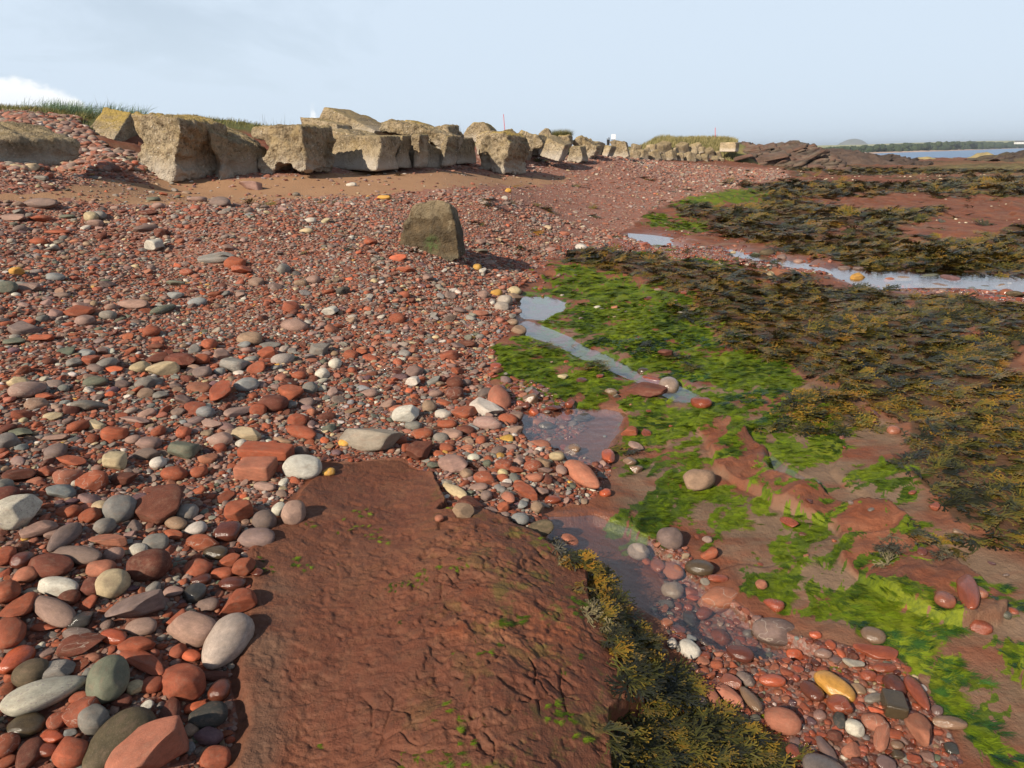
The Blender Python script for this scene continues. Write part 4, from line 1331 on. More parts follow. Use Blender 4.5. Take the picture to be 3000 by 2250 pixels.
def rubble(name, parent, prof, D, depth, n, size, mat, seed, base=-.3):
    """broken angular rock over a ridge, one mesh"""
    r = np.random.default_rng(seed)
    shp = [stone_mesh('t', 900 + i, 2, 'angular', mat) for i in range(4)]
    dat = []
    for me in shp:
        V = np.empty(len(me.vertices) * 3); me.vertices.foreach_get('co', V)
        F = np.empty(len(me.polygons) * 3, np.int32); me.polygons.foreach_get('vertices', F)
        dat.append((V.reshape(-1, 3), F.reshape(-1, 3)))
        bpy.data.meshes.remove(me)
    xs = [p[0] for p in prof]; ys = [p[1] for p in prof]
    VV = []; FF = []; off = 0
    for i in range(n):
        px = r.uniform(xs[1], xs[-2]); top = np.interp(px, xs, ys)
        u = r.random() ** 1.4
        s = size * r.uniform(.4, 1.3)
        t = at_depth(px, top, D)
        y = D - u * depth / 2
        z = base + (t.z - base) * (1 - u ** 2.2) - s * .95
        V, F = dat[r.integers(0, 4)]
        E = np.array(Euler((r.uniform(-.4, .4), R(-16) + r.uniform(-.2, .2), r.uniform(-.5, .5))).to_matrix())
        VV.append((V * np.array([s * 1.9, s, s * .62])) @ E.T + np.array([t.x, y, z])); FF.append(F + off); off += len(V)
    o = link(name, mesh_np(name, np.concatenate(VV), np.concatenate(FF), (mat,), False))
    o['kind'] = 'stuff'
    if parent is not None:
        o.parent = parent; o.matrix_parent_inverse = parent.matrix_world.inverted()
    return o


def build_far():
    # red-brown outcrop with tilted beds
    root = bpy.data.objects.new('rock_outcrop', None); COL.objects.link(root)
    c0 = at_depth(2250, 460, 64)
    root.location = c0
    tag(root, 'dark red outcrop of tilted rock beds at the far end of the beach', 'rock outcrop')
    skyx = [2120, 2135, 2175, 2182, 2195, 2240, 2285, 2310, 2340, 2352, 2375, 2380]
    skyy = [420, 412, 412, 421, 424, 421, 419, 414, 416, 421, 424, 434]
    core, _ = mound('rock_core', [(2105, 452), (2135, 424), (2180, 420), (2240, 428), (2300, 424), (2350, 424), (2374, 432), (2392, 462)], 64, 12, None, M_STRATA, None, amp=.9, step=.35, sc=.6, base=-.2)
    core.parent = root; core.matrix_parent_inverse = Matrix.Translation(-c0)
    bpy.context.view_layer.update()
    rubble('broken_rock', root, [(2105, 452), (2125, 432), (2180, 426), (2240, 428), (2300, 424), (2350, 424), (2378, 436), (2396, 462)], 63, 13, 170, .55, M_STRATA, 5, base=-.1)
    rr = random.Random(3)
    for i in range(44):
        px = 2128 + 252 * (i + rr.random()) / 44
        top = np.interp(px, skyx, skyy)
        py = top + rr.random() ** 1.6 * 28 + 14
        if i % 2 == 0:
            py = top + 14
        py = min(py, 462)
        D = 58 + (463 - py) / 45 * 7 + rr.uniform(-.6, .6)
        L = rr.uniform(.9, 2.6); T_ = rr.uniform(.16, .42); dp = rr.uniform(.8, 1.8)
        tilt = -12 - 14 * max(0, (px - 2250) / 120) + rr.uniform(-5, 5)
        c = at_depth(px - 6, py, D)
        pts = cube_pts((0, 0, 0), (L, dp, T_), (rr.uniform(-6, 10), tilt, rr.uniform(-25, 10)))
        for k in (1, 3, 5):
            pts[k] = pts[k] * rr.uniform(.75, 1.0)
        bm = bmesh.new()
        for p in pts:
            bm.verts.new(p + Vector((rr.uniform(-.08, .08), rr.uniform(-.08, .08), rr.uniform(-.06, .06))))
        bmesh.ops.convex_hull(bm, input=bm.verts)
        bmesh.ops.bevel(bm, geom=bm.edges[:], offset=.05, segments=1, affect='EDGES')
        me = bpy.data.meshes.new('rock_slab'); bm.to_mesh(me); bm.free()
        me.materials.append(M_STRATA)
        o = link('rock_slab', me, parent=root, loc=c - c0)
    RID = [(2368, 454), (2385, 446), (2402, 449), (2420, 444), (2452, 440), (2478, 440), (2500, 443), (2522, 441), (2545, 446), (2575, 448), (2610, 450), (2634, 458), (2650, 468)]
    drk = simple_material('broken_rock', (.030, .021, .017), .9, (.085, .056, .042), 1.1, bump=1, bd=.3)
    ro, _ = mound('rock_ridge', [(2368, 452), (2385, 443), (2402, 446), (2420, 441), (2452, 436), (2478, 436), (2500, 441), (2522, 441), (2545, 446), (2575, 448), (2610, 450), (2634, 458), (2650, 468)], 78, 16,
          'dark jagged rock ridge between the outcrop and the sea', simple_material('dark_rock', (.055, .035, .028), .9, (.115, .075, .055), .8, bump=1, bd=.4), 'rock ridge', amp=1.0, step=.4, sc=.5)
    rubble('broken_rock', ro, [(x, y + 4) for x, y in RID], 78, 14, 170, .55, drk, 1)
    dk = simple_material('weedy_rock', (.050, .036, .024), .9, (.115, .085, .045), .9, bump=1, bd=.3)
    ro, _ = mound('rock_ridge', [(2868, 462), (2885, 458), (2905, 455), (2925, 450), (2950, 446), (2975, 440), (3000, 441), (3060, 440), (3200, 450), (3300, 462)], 84, 14, 'dark weedy rock ridge at the right edge before the sea', dk, 'rock ridge', amp=.7, step=.5, sc=.5)
    rubble('broken_rock', ro, [(2868, 462), (2885, 458), (2905, 455), (2925, 450), (2950, 446), (2975, 440), (3000, 441), (3060, 440), (3200, 450), (3300, 462)], 84, 13, 130, .7, drk, 2)
    yl = simple_material('yellow_lichened_rock', (.33, .26, .12), .9, (.22, .17, .085), 1.2, bump=.8, bd=.2)
    mound('pale_rock', [(2692, 466), (2700, 457), (2712, 455), (2722, 461), (2730, 466)], 100, 6, 'small yellowish knob of rock on the skyline of the platform', yl, 'rock', amp=.4, step=.4, sc=.8, group=None) if False else mound('pale_rock', [(2692, 466), (2700, 457), (2712, 455), (2722, 461), (2730, 466)], 100, 6, 'small yellowish knob of rock on the skyline of the platform', yl, 'rock', amp=.4, step=.4, sc=.8)
    mound('pale_rock', [(2762, 470), (2780, 463), (2800, 462), (2815, 466), (2850, 461), (2862, 456), (2880, 446), (2893, 446), (2905, 452), (2912, 460)], 100, 8, 'long yellowish rock rising towards the dark ridge', yl, 'rock', amp=.4, step=.4, sc=.8)
    mound('low_skerry', [(2640, 467), (2680, 463), (2740, 466), (2800, 464), (2870, 462), (2900, 466)], 106, 10, 'low dark skerry along the water line', dk, 'skerry', amp=.5, step=.5, sc=.5)
    # far shore: pink sand, wood, hill
    wd = simple_material('far_wood', (.022, .034, .015), .95, (.048, .062, .026), .05)
    snd = simple_material('far_sand', (.50, .36, .28), .9, (.42, .28, .21), .01)
    fld = simple_material('far_field', (.40, .36, .20), .9, (.20, .22, .09), .004)
    # sand strip
    pts = [(2300, 456, 540), (2380, 456, 630), (2480, 451, 770), (2620, 447, 930), (2750, 442, 1080), (2900, 437.0, 1420), (3000, 435, 1850), (3200, 431, 2700), (3500, 428, 4200)]
    V = []; F = []
    for px, py, D in pts:
        p = at_depth(px, py, D)
        V.append((p.x, p.y, SEA_Z - .5)); V.append((p.x - 4, p.y + 40, SEA_Z + 1.3)); V.append((p.x - 20, p.y + 150, SEA_Z + 3.0))
    for i in range(len(pts) - 1):
        for k in (0, 1):
            a = 3 * i + k
            F.append((a, a + 3, a + 4, a + 1))
    tag(link('far_beach', mesh_np('far_beach', V, F, (snd,), True)), 'pale pink sand shore below the far wood', kind='structure')
    # hinterland
    V = [];
    prof = [(1400, 0), (2300, 3), (2380, 5), (2520, 6), (2650, 10), (2900, 16), (3300, 20)]
    for px, h in prof:
        D = np.interp(px, [1400, 2380, 2620, 2900, 3300], [1500, 800, 1080, 1650, 3300])
        d = rays(px, 430)
        for k, (dd, z) in enumerate([(0, -1), (250, h * .6), (1400, h + 6), (4500, h + 14)]):
            V.append((d[0] / d[1] * (D + dd), D + dd, z - (0 if k else 1.5)))
    F = []
    for i in range(len(prof) - 1):
        for k in range(3):
            a = 4 * i + k
            F.append((a, a + 4, a + 5, a + 1))
    tag(link('far_land', mesh_np('far_land', V, F, (fld,), True)), 'low farmland behind the far wood', kind='structure')
    # hill
    hp = [(2455, 421), (2462, 419), (2472, 415), (2482, 411), (2492, 409), (2504, 408.5), (2515, 409.5), (2523, 412), (2530, 417), (2538, 422)]
    D = 6000
    V = []; F = []
    cen = at_depth(2500, 424, D)
    rings = 14; seg = 40
    for i in range(rings + 1):
        t = i / rings
        for j in range(seg):
            a = 2 * math.pi * j / seg
            rad = 122 * t * (1 + .05 * math.sin(3 * a + 1) + .04 * math.sin(5 * a))
            hz = 50 * (1 - t ** 2.1) * (1 + .03 * math.sin(7 * a + t * 9))
            V.append((cen.x + rad * math.cos(a), cen.y + rad * math.sin(a), cen.z - 6 + hz))
    for i in range(rings):
        for j in range(seg):
            a = i * seg + j; b = i * seg + (j + 1) % seg
            F.append((a, a + seg, b + seg, b))
    hm = simple_material('distant_hill', (.15, .12, .09), .95, (.10, .11, .06), .01)
    tag(link('distant_hill', mesh_np('distant_hill', V, F, (hm,), True)), 'rounded lone hill far away behind the wood', kind='structure')
    # wood made of crowns
    base = bmesh.new()
    bmesh.ops.create_icosphere(base, subdivisions=2, radius=1)
    bv = np.array([v.co[:] for v in base.verts]); bf = np.array([[v.index for v in f.verts] for f in base.faces])
    base.free()
    VV = []; FF = []; off = 0
    r2 = random.Random(9)
    sky_x = [2300, 2400, 2480, 2550, 2640, 2700, 2760, 2782, 2800, 2822, 2850, 2900, 2960, 3050, 3400]
    sky_y = [437, 432, 428, 424, 421, 419, 415, 412.5, 414, 411, 414, 415, 415, 414, 414]
    bot_y = [456, 452, 450, 446.5, 444, 441.5, 439.5, 439, 438.5, 438, 437.3, 436, 434.5, 433, 431]
    for i in range(1150):
        px = 2290 + 1150 * r2.random() ** 1.15
        D = np.interp(px, [2300, 2380, 2480, 2620, 2750, 2900, 3000, 3200, 3400], [560, 650, 790, 950, 1100, 1440, 1870, 2720, 3800]) * (1 + .14 * r2.random()) + 40
        ty = np.interp(px, sky_x, sky_y); by = np.interp(px, sky_x, bot_y)
        row = r2.random()
        y = by + (ty - by) * (.25 + .75 * row)
        p = at_depth(px, y, D)
        g = at_depth(px, by, D)
        sc = D / 1400 * r2.uniform(3.2, 6.5)
        n = bv * np.array([sc * 1.3, sc, sc * r2.uniform(.7, 1.1)])
        n = n * (1 + .25 * (np.sin(bv[:, :1] * 5 + i) * np.cos(bv[:, 1:2] * 4 + 2 * i)))
        VV.append(n + np.array([p.x, p.y, p.z - sc * .8])); FF.append(bf + off); off += len(bv)
        if row < .5:
            n2_ = bv * np.array([sc * 1.3, sc, sc])
            VV.append(n2_ + np.array([g.x, g.y, g.z + sc * .6])); FF.append(bf + off); off += len(bv)
    tag(link('far_wood', mesh_np('far_wood', np.concatenate(VV), np.concatenate(FF), (wd,), False)), 'dark green coastal wood along the far shore', 'wood', kind='stuff')
    # two pale houses among the trees
    hw = simple_material('white_render', (.75, .72, .66), .8)
    hr = simple_material('dark_roof', (.10, .09, .09), .8)
    for k, (px, w) in enumerate([(2981, 16), (2992, 12)]):
        D = 1780
        c = at_depth(px, 419, D)
        root = bpy.data.objects.new('house', None); COL.objects.link(root)
        root.location = c
        tag(root, ['wider white house among the far trees at the right edge', 'smaller white house beside the wider one, at the right edge'][k], 'house', 'houses in the far wood')
        bm = bmesh.new()
        bmesh.ops.create_cube(bm, size=1)
        w = w * .68
        bmesh.ops.scale(bm, vec=(w, 9, 5), verts=bm.verts)
        me = bpy.data.meshes.new('wall'); bm.to_mesh(me); bm.free(); me.materials.append(hw)
        link('wall', me, parent=root)
        bm = bmesh.new()
        h = w / 2 + .6
        v = [bm.verts.new(q) for q in ((-h, -5, 2.5), (h, -5, 2.5), (h, 5, 2.5), (-h, 5, 2.5), (-h + 1, 0, 5.2), (h - 1, 0, 5.2))]
        for f in ((0, 1, 5, 4), (2, 3, 4, 5), (1, 2, 5), (3, 0, 4), (3, 2, 1, 0)):
            bm.faces.new([v[q] for q in f])
        me = bpy.data.meshes.new('roof'); bm.to_mesh(me); bm.free(); me.materials.append(hr)
        link('roof', me, parent=root)


build_far()


# ------------------------------------------------------------------ grassy rise behind the cubes, posts, board, bin
def build_rise():
    m = simple_material('dune_turf', (.09, .10, .03), .95, (.25, .19, .07), .7, bump=1, bd=.3)
    o, _ = mound('grassy_rise', [(1790, 456), (1830, 446), (1870, 442), (1900, 425), (1925, 410), (1950, 405), (1990, 406), (2030, 403), (2080, 404), (2120, 407), (2142, 420), (2152, 432), (2165, 450)], 66, 20,
                 'low grassy rise behind the far heap of cubes', m, 'grassy mound', amp=.35, step=.4, sc=.4, base=-.2)
    return o


def post(px, top, bot, D, lean, label):
    p0 = at_depth(px[1], bot, D); p1 = at_depth(px[0], top, D)
    p0.z -= .5
    ax = p1 - p0
    L = ax.length
    root = bpy.data.objects.new('marker_post', None); COL.objects.link(root)
    root.location = p0
    root.rotation_euler = ax.to_track_quat('Z', 'Y').to_euler()
    tag(root, label, 'post', 'thin red and white marker posts')
    for nm, z0, z1, r, mt in (('pole', 0, L, .022 * D / 40, simple_material('post_red', (.50, .06, .10), .5)), ('white_strip', L * .55, L * .97, .007 * D / 40, simple_material('post_white', (.8, .8, .8), .5))):
        bm = bmesh.new()
        bmesh.ops.create_cone(bm, cap_ends=True, segments=10, radius1=r, radius2=r * .9, depth=z1 - z0)
        bmesh.ops.translate(bm, verts=bm.verts, vec=(r * 1.6 if nm == 'white_strip' else 0, -r * (1.0 if nm == 'white_strip' else 0), (z0 + z1) / 2))
        me = bpy.data.meshes.new(nm); bm.to_mesh(me); bm.free(); me.materials.append(mt)
        link(nm, me, parent=root)


def box_mesh(name, size, mat, bev=.01, off=(0, 0, 0)):
    bm = bmesh.new()
    bmesh.ops.create_cube(bm, size=1)
    bmesh.ops.scale(bm, vec=size, verts=bm.verts)
    bmesh.ops.bevel(bm, geom=bm.edges[:], offset=bev, segments=1, affect='EDGES')
    bmesh.ops.translate(bm, verts=bm.verts, vec=off)
    me = bpy.data.meshes.new(name); bm.to_mesh(me); bm.free(); me.materials.append(mat)
    return me


def build_furniture():
    post((1475, 1482), 335, 392, 34, 0, 'tall red and white post leaning above the lone block')
    post((2095.5, 2097), 374, 404, 64, 0, 'thin post standing on the grassy rise')
    white = simple_material('white_board', (.80, .80, .80), .5)
    dark = simple_material('black_plastic', (.02, .02, .022), .5)
    grey = simple_material('grey_steel', (.10, .10, .11), .5)
    D = 48
    s = D / FPX
    c = at_depth(1797, 411, D)
    root = bpy.data.objects.new('notice_board', None); COL.objects.link(root); root.location = c
    tag(root, 'white double notice board on short dark legs above the blocks', 'notice board')
    for dx in (-3.0, 3.0):
        link('panel', box_mesh('panel', (5.6 * s, .05, 13 * s), white, .008, (dx * s, 0, 9.0 * s)), parent=root)
    for dx in (-4.2, -1.6, 1.6, 4.2):
        link('leg', box_mesh('leg', (.9 * s, .06, 22 * s), grey, .005, (dx * s, .06, -8.0 * s)), parent=root)
    c = at_depth(1782, 414, D)
    root = bpy.data.objects.new('litter_bin', None); COL.objects.link(root); root.location = c
    tag(root, 'black slatted litter bin beside the white notice board', 'litter bin')
    bm = bmesh.new()
    bmesh.ops.create_cone(bm, cap_ends=True, segments=16, radius1=3.6 * s, radius2=4.4 * s, depth=15 * s)
    me = bpy.data.meshes.new('bin_body'); bm.to_mesh(me); bm.free(); me.materials.append(dark)
    link('bin_body', me, parent=root, loc=(0, 0, -2.5 * s))
    bm = bmesh.new()
    bmesh.ops.create_cone(bm, cap_ends=True, segments=16, radius1=5 * s, radius2=4.6 * s, depth=1.2 * s)
    me = bpy.data.meshes.new('rim'); bm.to_mesh(me); bm.free(); me.materials.append(grey)
    link('rim', me, parent=root, loc=(0, 0, 6.8 * s))
    link('lid', box_mesh('lid', (3 * s, 3 * s, 2 * s), dark, .01, (1.6 * s, 0, 9 * s)), parent=root)


build_rise()
build_furniture()
# ------------------------------------------------------------------ stones
PAL = {'R': (0.262, 0.071, 0.035), 'D': (0.124, 0.040, 0.025), 'O': (0.458, 0.107, 0.046), 'P': (0.262, 0.163, 0.129), 'M': (0.172, 0.118, 0.099), 'G': (0.186, 0.167, 0.145), 'W': (0.463, 0.412, 0.345),
       'C': (0.407, 0.311, 0.186), 'N': (0.119, 0.122, 0.088), 'Y': (0.488, 0.260, 0.056), 'K': (0.056, 0.052, 0.047), 'B': (0.209, 0.209, 0.198), 'T': (0.232, 0.150, 0.098), 'S': (0.384, 0.356, 0.282), 'L': (0.299, 0.243, 0.198),
       'V': (0.129, 0.069, 0.073), 'Q': (0.296, 0.112, 0.067), 'E': (0.085, 0.063, 0.036)}
CNAME = {'R': 'brick red', 'D': 'dark red', 'O': 'orange red', 'P': 'pinkish', 'M': 'mauve', 'G': 'grey', 'W': 'whitish', 'C': 'cream', 'N': 'greenish grey', 'Y': 'ochre yellow', 'K': 'near black',
         'B': 'bluish grey', 'T': 'tan', 'S': 'pale speckled', 'L': 'beige', 'V': 'purple', 'Q': 'salmon red', 'E': 'olive brown'}
SHN = {'r': 'round', 'e': 'egg', 'a': 'angular', 's': 'slab', 'w': 'wedge', 'b': 'brick'}
SNAME = {'r': 'rounded', 'e': 'egg shaped', 'a': 'angular', 's': 'flat', 'w': 'wedge shaped', 'b': 'block shaped'}

# crop: origin x, origin y, scale to photo pixels.  rows: x y w h angle colour+shape(+'!' wet, +'^' tall) | label
TABLES = []
TABLES.append((0, 1450, .4822, """
80 110 235 205 0 Sa | big pale cobble streaked with red crystals at the left edge
235 205 240 90 15 Ps | pinkish white pointed flat cobble behind the mauve tongue shaped stone
615 75 110 90 20 Cr | small cream cobble tucked behind the round grey cobble
730 85 175 165 0 Gr^ | round grey pitted cobble resting on the red slab
960 75 330 180 10 Ds | big dark red slab half in shade behind the round grey cobble
1060 165 130 95 -35 Te
1140 105 125 105 0 Gr
1190 205 140 85 15 We
1450 105 180 130 10 Ra | bright brick red block with a flat face above the dark wet slab
1610 155 140 130 0 Mr^
1700 85 90 85 0 Wr
1785 110 135 140 0 Pr^ | pinkish cobble at the top left corner of the rock ledge
1560 260 220 115 -5 Mr | mauve brown oval cobble at the upper left rim of the rock ledge
1310 350 140 85 -10 Er!
1380 225 160 110 0 Da!
420 100 150 75 5 Ra
550 125 120 95 30 Rr
390 255 235 110 45 Me | tongue shaped mauve cobble standing on end
320 240 85 60 0 Pr
635 190 110 110 0 Gr
650 280 210 85 -10 Qw | flat triangular tan red stone with a sharp point
945 290 155 100 5 Gr
840 335 105 75 0 Wr | small white egg like cobble above the large round brown cobble
450 360 310 115 -15 Me | long mauve cobble shaped like a club
690 365 135 80 10 Pr
1230 290 190 90 -5 Rr
1050 240 110 60 -20 Rr
140 395 110 110 0 Dr!
150 490 130 120 30 Qe
300 430 240 150 -10 Dr | large dark red cobble behind the mauve club shaped one
30 370 110 130 0 Rr
615 445 165 105 0 Qr
905 430 265 195 5 Dr^ | large round brown red cobble beside the cream yellow one
685 540 170 180 0 Cr^ | cream yellow cobble with a flat face
350 555 230 105 -5 Wr | pale pitted oval cobble above the pink oval one
1205 450 180 115 15 Rr
1350 475 140 75 0 Rr
1480 440 120 105 0 Ra
1390 400 130 80 30 Rs
1220 515 130 65 10 Dr!
1410 540 170 90 5 Dr!
30 590 90 190 90 Rr
560 560 130 105 30 Dr
930 565 75 70 0 Gr
1055 585 120 60 0 Pe
1180 600 140 115 0 Kr! | shiny wet black cobble left of the upright brick red cobble
320 700 255 150 -30 Pe | smooth pinkish mauve oval cobble under the pale pitted one
830 690 385 165 20 Mw | big smooth mauve cobble shaped like a whale
490 765 180 105 15 Ka!
1265 665 130 80 0 Mr
1440 660 245 155 20 Ra | upright brick red cobble at the edge of the ledge, behind the largest beige one
420 625 140 90 10 Dr
130 680 230 130 40 Rw
60 830 170 200 90 Rr | large plain red cobble at the left edge
1175 815 225 195 -20 Pa^ | pinkish mauve cobble with blunt corners left of the largest beige one
1375 888 350 235 52 Le^ | largest beige oval cobble leaning at the edge of the rock ledge
860 800 190 100 5 Pr
690 860 150 85 -10 Or! | bright orange red flat cobble beside the whale shaped one
830 910 220 105 0 Rr
880 1015 250 115 -25 Rs | long brick red cobble with white barnacles at its tip
1080 760 140 115 0 Ra
470 845 170 70 0 Mr
500 900 320 110 15 Ds
270 805 180 50 0 Rs
100 1000 240 115 35 Or! | wet glossy red cobble pointing up at the left edge
190 1080 240 165 30 Er | dull olive brown cobble behind the long speckled one
330 1075 220 125 5 Ga | grey knobbly stone lying on the olive brown cobble
655 1120 215 250 80 Nr^ | large dark green cobble at the end of the long speckled one
270 1205 555 185 22 Se | long pale speckled cobble like a loaf at the lower left
1100 1130 230 215 -20 Ra^ | blunt pinkish red cobble standing above the dark pool of pebbles
1335 1185 130 130 0 Dr! | wet dark red egg on the sand beside the ledge
1290 1100 190 65 0 Dr
820 1175 110 80 40 Ca | broken white barnacle crusted shell fragment
920 1155 140 100 0 Ra
490 1320 190 165 50 Ra
570 1365 190 185 30 Gr^ | smooth grey round cobble below the long speckled one
350 1370 110 110 0 Rr
160 1400 250 125 15 Er! | wet olive brown cobble at the lower left edge
1265 1340 245 145 15 Kr | dark slate green cobble at the lower left rim of the ledge
1030 1330 185 125 80 Dr
720 1490 520 240 42 Ee | long banded olive brown cobble at the bottom
900 1570 540 310 25 Qw^ | huge angular red brown cobble at the bottom edge
430 1560 240 215 30 Rr | red cobble with a dimple at the bottom edge
320 1470 140 80 0 Or!
425 1450 75 60 0 Br
1310 1600 175 145 0 Rr^ | red cobble alone on the sand at the bottom edge
180 1570 200 125 60 Dr
270 1550 150 90 0 Rr!
1270 1465 140 115 -20 Va | small purple angular stone in shade beside the slate green cobble
30 1520 140 150 0 Rr
40 1620 140 60 20 Rr
1190 1290 150 65 20 Or
90 920 130 85 30 Mr
1150 970 120 85 -30 Or
1080 950 90 90 0 Rr
480 1230 120 70 0 Rr
740 1250 130 70 10 Dr
1560 470 80 50 0 Dr!
"""))
TABLES.append((0, 700, .4521, """
110 210 75 58 0 Yr | small round ochre yellow cobble near the left edge
355 247 120 52 0 Br
40 315 120 78 0 Nr | dark blue green cobble at the left edge
185 315 150 58 0 Ps
1005 45 100 88 0 Wa
1400 122 205 55 0 Gs | long flat grey stone like a plank on the shingle
1525 155 130 78 0 Ra
1570 200 110 60 -10 Rs
1830 195 85 65 0 Gr
1475 60 80 52 0 Pr
1950 290 80 52 0 Tr
2030 265 90 58 0 Pr
850 425 215 62 0 Pr
1060 455 165 56 15 Ne | long pale greenish stone among red ones on the mid beach
1140 365 100 50 0 Br
1275 410 130 52 5 Br
700 495 105 64 0 Gr
545 530 120 72 0 Pr
150 580 190 82 10 Ms
280 640 140 50 0 Rs
90 665 95 48 -5 Ns
560 740 120 48 10 Bs
660 725 65 58 0 Pr
985 600 95 84 0 Re
500 470 170 62 0 Rs
1910 560 170 78 0 Pr | broad low pinkish cobble left of the brick red slabs' slope
1620 645 160 82 0 Tr
1580 685 90 44 0 Br
1355 685 90 74 0 Rr
1750 690 130 44 0 Gs
2070 720 120 84 0 Ga
1740 745 110 80 0 Ra
1435 750 85 70 0 Pr
2140 470 110 65 0 Wa | white cobble with dark streaks on the mid beach
1060 845 205 98 5 Ca | big cream cobble with a notched top on the mid beach
910 835 110 74 20 Cr
690 810 110 78 25 Gr
480 805 80 60 0 Gr
580 790 110 70 0 Ra
735 845 110 45 -5 Or
1015 775 150 68 10 Dw
1160 790 140 98 -15 Da
1300 780 110 74 0 Rr
1310 865 130 74 5 Mr
1515 820 165 98 0 Ga | dark grey angular cobble right of the cream notched one
1665 835 115 88 0 Rw
1425 860 65 48 0 Br
620 925 150 74 0 Ne | dark grey cobble with pale stripes
940 935 140 74 5 Gr
1595 945 150 88 15 Br | bluish grey cobble with a white stripe
2010 965 95 74 0 Gr
2090 875 90 84 0 Wr
2170 810 80 78 0 Wr
1930 885 105 55 0 Ra
120 930 120 78 0 Cr
180 975 240 105 15 Pe | broad pinkish mauve cobble near the left edge
305 1020 130 52 0 Rs
1435 1000 160 130 50 Rw^ | tall triangular brick red stone on the mid beach
1880 995 120 95 -20 Ra
1770 1065 180 108 0 Da | dark red brown lump right of the tall triangular stone
1040 1015 90 52 0 Ga
1560 1110 200 60 25 Ps
1330 1125 112 82 0 Br^ | smooth pale blue grey round cobble on the mid beach
1360 1195 130 60 -25 Ps
1670 1110 110 74 0 Rr
1925 1175 125 80 0 Rr
870 1170 170 50 -15 Ps
615 1205 120 64 -5 Ca | short cream bar shaped stone
520 1210 150 78 25 Rr
740 1260 180 100 10 Ra
345 1150 110 54 0 Cr
140 1255 140 64 -10 Ns
40 1310 160 108 0 Gr | large smooth grey cobble at the left edge, mid beach
370 1285 150 48 0 Ps
1025 1245 75 78 0 Rr
1190 1255 85 84 0 Rr
1430 1300 145 88 0 Pr
1595 1270 170 78 -5 Ca
1950 1250 190 86 -20 Rr | large smooth brick red cobble shaped like a bean
1560 1325 70 54 0 Wr
860 1300 100 60 0 Pr
965 1325 140 84 0 Pa
950 1395 170 78 0 Mr
1190 1370 200 118 5 Na | large greenish grey stone with a ridge
745 1440 165 118 10 Ca | yellow green angular stone catching the light
365 1375 130 94 0 Mr
1725 1385 340 102 -2 Rb^ | long brick shaped red slab lying on another
1660 1490 240 125 0 Qb | square salmon red slab under the long brick shaped one
1960 1480 240 155 0 Wr^ | large pale pitted boulder beside the stacked red slabs
1025 1450 95 78 0 Wr
1130 1520 150 98 -5 Rr
460 1430 150 78 -20 Rs
440 1540 180 115 20 Qa
600 1570 200 118 20 Ra | large brick red angular cobble left of the huge slabs
485 1575 70 54 0 Wr | small bright white pebble among large red cobbles
800 1555 150 84 0 Da
310 1510 130 78 20 Ra
2130 1510 80 50 0 Yr
1715 1605 130 60 -10 Pr
1290 1510 100 80 0 Rr
130 1530 220 88 10 Ds
1040 1630 220 60 5 Ds
20 1600 100 115 0 Gr
"""))
